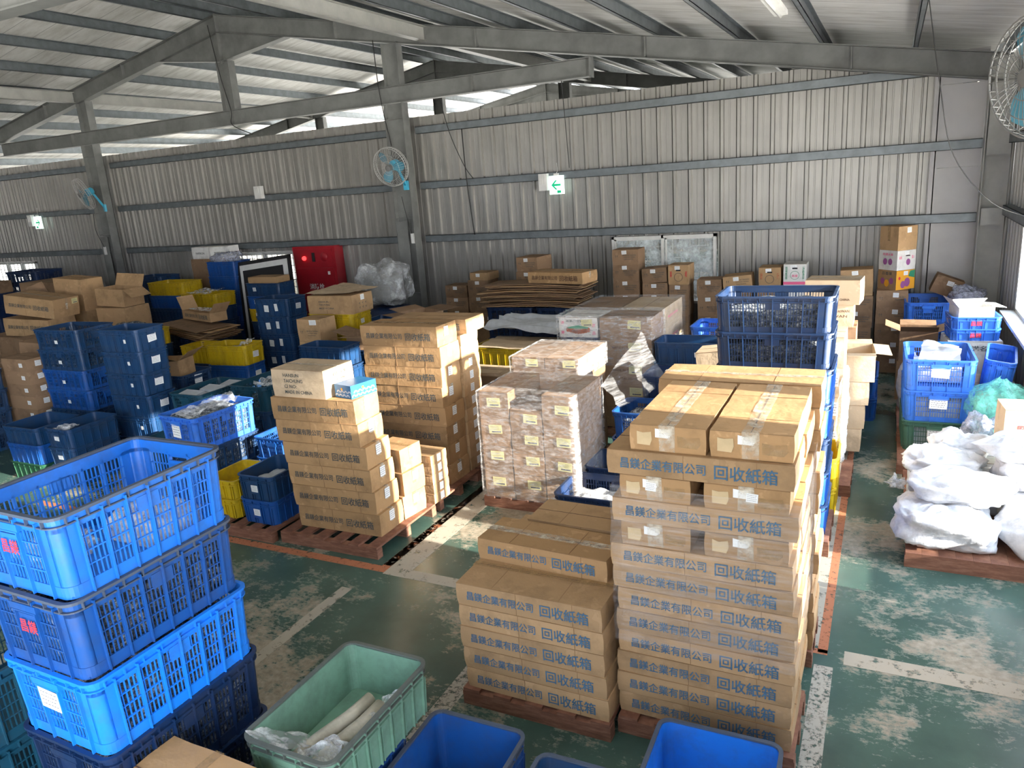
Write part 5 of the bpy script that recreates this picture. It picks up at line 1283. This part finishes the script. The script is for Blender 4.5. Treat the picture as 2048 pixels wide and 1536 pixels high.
cloth([(-7.05, 5.42, 1.08), (-6.72, 5.45, 1.06), (-6.65, 6.1, 1.1), (-7.0, 6.15, 1.12)], 'plastic_bag', 'bag_wh', 'translucent bags topping the bright blue slatted crate', seed=48, amp=.08)
tower(-7.44, 7.38, .0, .655, .96, .33, 3, 'M', ['blue', 'blue', 'teal'], 'dark slatted crate', 'left of the box with dark capitals', 'dark slatted crates by the box with dark capitals', fills={2: .4})
cloth([(-7.5, 7.1, .95), (-7.1, 7.05, .95), (-7.15, 7.5, 1.05), (-7.45, 7.5, 1.0)], 'plastic_bag', 'bag_wh', 'pale bag in the dark crate behind the box with dark capitals', seed=49, amp=.06)
tower(-8.33, 7.1, .0, .62, .9, .30, 3, 'M', 'teal', 'teal slatted crate', 'behind the bright crate of bags', 'teal slatted crates with white trays')
for i, (x, y) in enumerate(((-8.4, 6.85), (-8.3, 7.15), (-8.2, 7.42))):
    mb = MB(); mb.box(-.16, .16, -.11, .11, 0, .03); mb.box(-.15, .15, -.10, .10, .03, .05)
    o = mb.build('foam_tray', M['sack_gr'], None, (x, y, .82), (.1, .05, .1)); tag(o, 'pale foam tray in the teal crate, %s' % ('nearest the bright crate', 'in the middle', 'farthest back')[i], 'tray', 'foam trays in the teal crate')
tower(-6.14, 6.25, .0, .56, .66, .24, 3, 'M', 'blue_mid', 'blue slatted crate', 'next to the lettered cartons', 'blue slatted crates by the lettered cartons', fills={1: .6})
tower(-5.62, 5.42, .12, .48, .62, .262, 2, 'S', ['blue_mid', 'blue'], ['blue crate', 'dark blue crate'], 'touching the lettered cartons on the pallet', 'two crates on the pallet by the cartons', labs=[('f', 0, .13, .085, .075)], fills={1: .5}, fillmat='sack_gr')
tower(-6.13, 5.42, .12, .44, .6, .21, 2, 'S', 'yellow', 'yellow crate', 'behind the nearest tower on the pallet', 'yellow crates on the pallet')
# S17 crates between
tower(-7.35, 8.55, .0, .86, .46, .30, 4, 'S', 'blue', 'dark blue solid crate', 'behind the box with dark capitals', 'dark crates behind the box with dark capitals')
# folded cardboard heap with an opened carton
tower(-11.85, 10.2, .0, 1.0, .6, .29, 3, 'S', 'navy', 'navy crate', 'under the folded cardboard', 'navy crates under folded cardboard')
for i in range(7):
    mb = MB(); mb.box(-.72, .72, -.36, .36, 0, .012)
    o = mb.build('flattened_carton', M['card' if i % 2 else 'card_dk'], None, (-11.9+.05*(i % 3), 10.2-.02*i, .90+.035*i), (.02, .05, .1*(i % 3-1)-.15))
    tag(o, 'flattened carton, %s in the loose pile under the opened long carton' % ordn(i, 7), 'cardboard', 'flattened cartons in the dark half')
open_carton(-11.9, 10.35, 1.17, 1.15, .34, .17, 'long opened carton with raised end flaps on folded cardboard', None, rz=-.28, mat='card', flaps=(None, .7, None, 1.0), fl=.3, text=[company(1.1, .17, 'ink_dark')])
cloth([(-12.3, 10.3, 1.37), (-11.5, 10.1, 1.36), (-11.45, 10.35, 1.36), (-12.25, 10.55, 1.37)], 'plastic_film', 'bag_wh', 'strip of shiny film on the opened long carton', 'plastic film', seed=51, amp=.02)
# yellow and blue stacks near the fan-less column
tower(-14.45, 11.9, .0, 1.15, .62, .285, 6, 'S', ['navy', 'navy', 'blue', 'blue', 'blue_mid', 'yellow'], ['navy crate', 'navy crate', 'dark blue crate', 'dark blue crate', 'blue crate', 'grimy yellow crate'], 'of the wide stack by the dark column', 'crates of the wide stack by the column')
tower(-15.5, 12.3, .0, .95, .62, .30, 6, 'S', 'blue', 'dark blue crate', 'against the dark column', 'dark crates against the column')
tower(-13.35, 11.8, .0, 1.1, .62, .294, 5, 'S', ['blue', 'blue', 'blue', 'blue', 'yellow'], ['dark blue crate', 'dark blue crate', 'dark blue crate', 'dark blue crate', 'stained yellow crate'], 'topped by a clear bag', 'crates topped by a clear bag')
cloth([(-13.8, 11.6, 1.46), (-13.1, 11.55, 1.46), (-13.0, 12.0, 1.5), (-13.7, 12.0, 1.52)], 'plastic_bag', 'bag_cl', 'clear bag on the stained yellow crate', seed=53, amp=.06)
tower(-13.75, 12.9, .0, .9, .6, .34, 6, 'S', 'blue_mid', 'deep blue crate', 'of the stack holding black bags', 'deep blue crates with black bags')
sack(-13.75, 12.9, 1.9, .40, .26, .18, 'dark plastic bag bulging out of the deep blue crate', 81, mat='bag_gy', group='loose plastic bags', name='plastic_bag', cat='bag')
for k in range(2):
    carton(-14.75+.62*k, 13.2, 2.08, .58, .34, .28, 'white carton with one dark printed word, %s' % ('nearer the dark column', 'nearer the barred window')[k], 'white printed cartons', mat='card_wh', rz=.05*(k*2-1), text=[('pap', [('PAPERON', 0, 0, .30, .05)], 'ink_dark', 'f', 0, .13)])
for i in range(6):
    carton(-14.5, 13.22, .3466*i, 1.2, .42, .3466, 'wide dark carton under the white printed cartons, %s of six' % ordn(i, 6), 'dark cartons under the white ones', mat='card_dk')
tower(-11.85, 12.15, .0, .95, .55, .2725, 6, 'S', ['navy', 'navy', 'blue', 'yellow', 'blue_mid', 'blue'], ['navy crate', 'navy crate', 'dark blue crate', 'yellow crate', 'blue crate', 'dark blue crate'], 'of the stack before the leaning dark frame', 'crates before the leaning frame', labs=[('f', -.2, .15, .09, .08)])
carton(-11.85, 12.15, 1.635, .8, .4, .13, 'small flat carton on the stack before the leaning frame', None, mat='card')
tower(-10.9, 11.5, .0, .8, .55, .3, 3, 'S', 'navy', 'navy crate', 'behind the scraped label crates', 'navy crates behind the scraped ones')
# heap of empty cartons
def hp(*a, **k): return open_carton(*a, **k)
GH = 'heap of empty cartons at the dark end'
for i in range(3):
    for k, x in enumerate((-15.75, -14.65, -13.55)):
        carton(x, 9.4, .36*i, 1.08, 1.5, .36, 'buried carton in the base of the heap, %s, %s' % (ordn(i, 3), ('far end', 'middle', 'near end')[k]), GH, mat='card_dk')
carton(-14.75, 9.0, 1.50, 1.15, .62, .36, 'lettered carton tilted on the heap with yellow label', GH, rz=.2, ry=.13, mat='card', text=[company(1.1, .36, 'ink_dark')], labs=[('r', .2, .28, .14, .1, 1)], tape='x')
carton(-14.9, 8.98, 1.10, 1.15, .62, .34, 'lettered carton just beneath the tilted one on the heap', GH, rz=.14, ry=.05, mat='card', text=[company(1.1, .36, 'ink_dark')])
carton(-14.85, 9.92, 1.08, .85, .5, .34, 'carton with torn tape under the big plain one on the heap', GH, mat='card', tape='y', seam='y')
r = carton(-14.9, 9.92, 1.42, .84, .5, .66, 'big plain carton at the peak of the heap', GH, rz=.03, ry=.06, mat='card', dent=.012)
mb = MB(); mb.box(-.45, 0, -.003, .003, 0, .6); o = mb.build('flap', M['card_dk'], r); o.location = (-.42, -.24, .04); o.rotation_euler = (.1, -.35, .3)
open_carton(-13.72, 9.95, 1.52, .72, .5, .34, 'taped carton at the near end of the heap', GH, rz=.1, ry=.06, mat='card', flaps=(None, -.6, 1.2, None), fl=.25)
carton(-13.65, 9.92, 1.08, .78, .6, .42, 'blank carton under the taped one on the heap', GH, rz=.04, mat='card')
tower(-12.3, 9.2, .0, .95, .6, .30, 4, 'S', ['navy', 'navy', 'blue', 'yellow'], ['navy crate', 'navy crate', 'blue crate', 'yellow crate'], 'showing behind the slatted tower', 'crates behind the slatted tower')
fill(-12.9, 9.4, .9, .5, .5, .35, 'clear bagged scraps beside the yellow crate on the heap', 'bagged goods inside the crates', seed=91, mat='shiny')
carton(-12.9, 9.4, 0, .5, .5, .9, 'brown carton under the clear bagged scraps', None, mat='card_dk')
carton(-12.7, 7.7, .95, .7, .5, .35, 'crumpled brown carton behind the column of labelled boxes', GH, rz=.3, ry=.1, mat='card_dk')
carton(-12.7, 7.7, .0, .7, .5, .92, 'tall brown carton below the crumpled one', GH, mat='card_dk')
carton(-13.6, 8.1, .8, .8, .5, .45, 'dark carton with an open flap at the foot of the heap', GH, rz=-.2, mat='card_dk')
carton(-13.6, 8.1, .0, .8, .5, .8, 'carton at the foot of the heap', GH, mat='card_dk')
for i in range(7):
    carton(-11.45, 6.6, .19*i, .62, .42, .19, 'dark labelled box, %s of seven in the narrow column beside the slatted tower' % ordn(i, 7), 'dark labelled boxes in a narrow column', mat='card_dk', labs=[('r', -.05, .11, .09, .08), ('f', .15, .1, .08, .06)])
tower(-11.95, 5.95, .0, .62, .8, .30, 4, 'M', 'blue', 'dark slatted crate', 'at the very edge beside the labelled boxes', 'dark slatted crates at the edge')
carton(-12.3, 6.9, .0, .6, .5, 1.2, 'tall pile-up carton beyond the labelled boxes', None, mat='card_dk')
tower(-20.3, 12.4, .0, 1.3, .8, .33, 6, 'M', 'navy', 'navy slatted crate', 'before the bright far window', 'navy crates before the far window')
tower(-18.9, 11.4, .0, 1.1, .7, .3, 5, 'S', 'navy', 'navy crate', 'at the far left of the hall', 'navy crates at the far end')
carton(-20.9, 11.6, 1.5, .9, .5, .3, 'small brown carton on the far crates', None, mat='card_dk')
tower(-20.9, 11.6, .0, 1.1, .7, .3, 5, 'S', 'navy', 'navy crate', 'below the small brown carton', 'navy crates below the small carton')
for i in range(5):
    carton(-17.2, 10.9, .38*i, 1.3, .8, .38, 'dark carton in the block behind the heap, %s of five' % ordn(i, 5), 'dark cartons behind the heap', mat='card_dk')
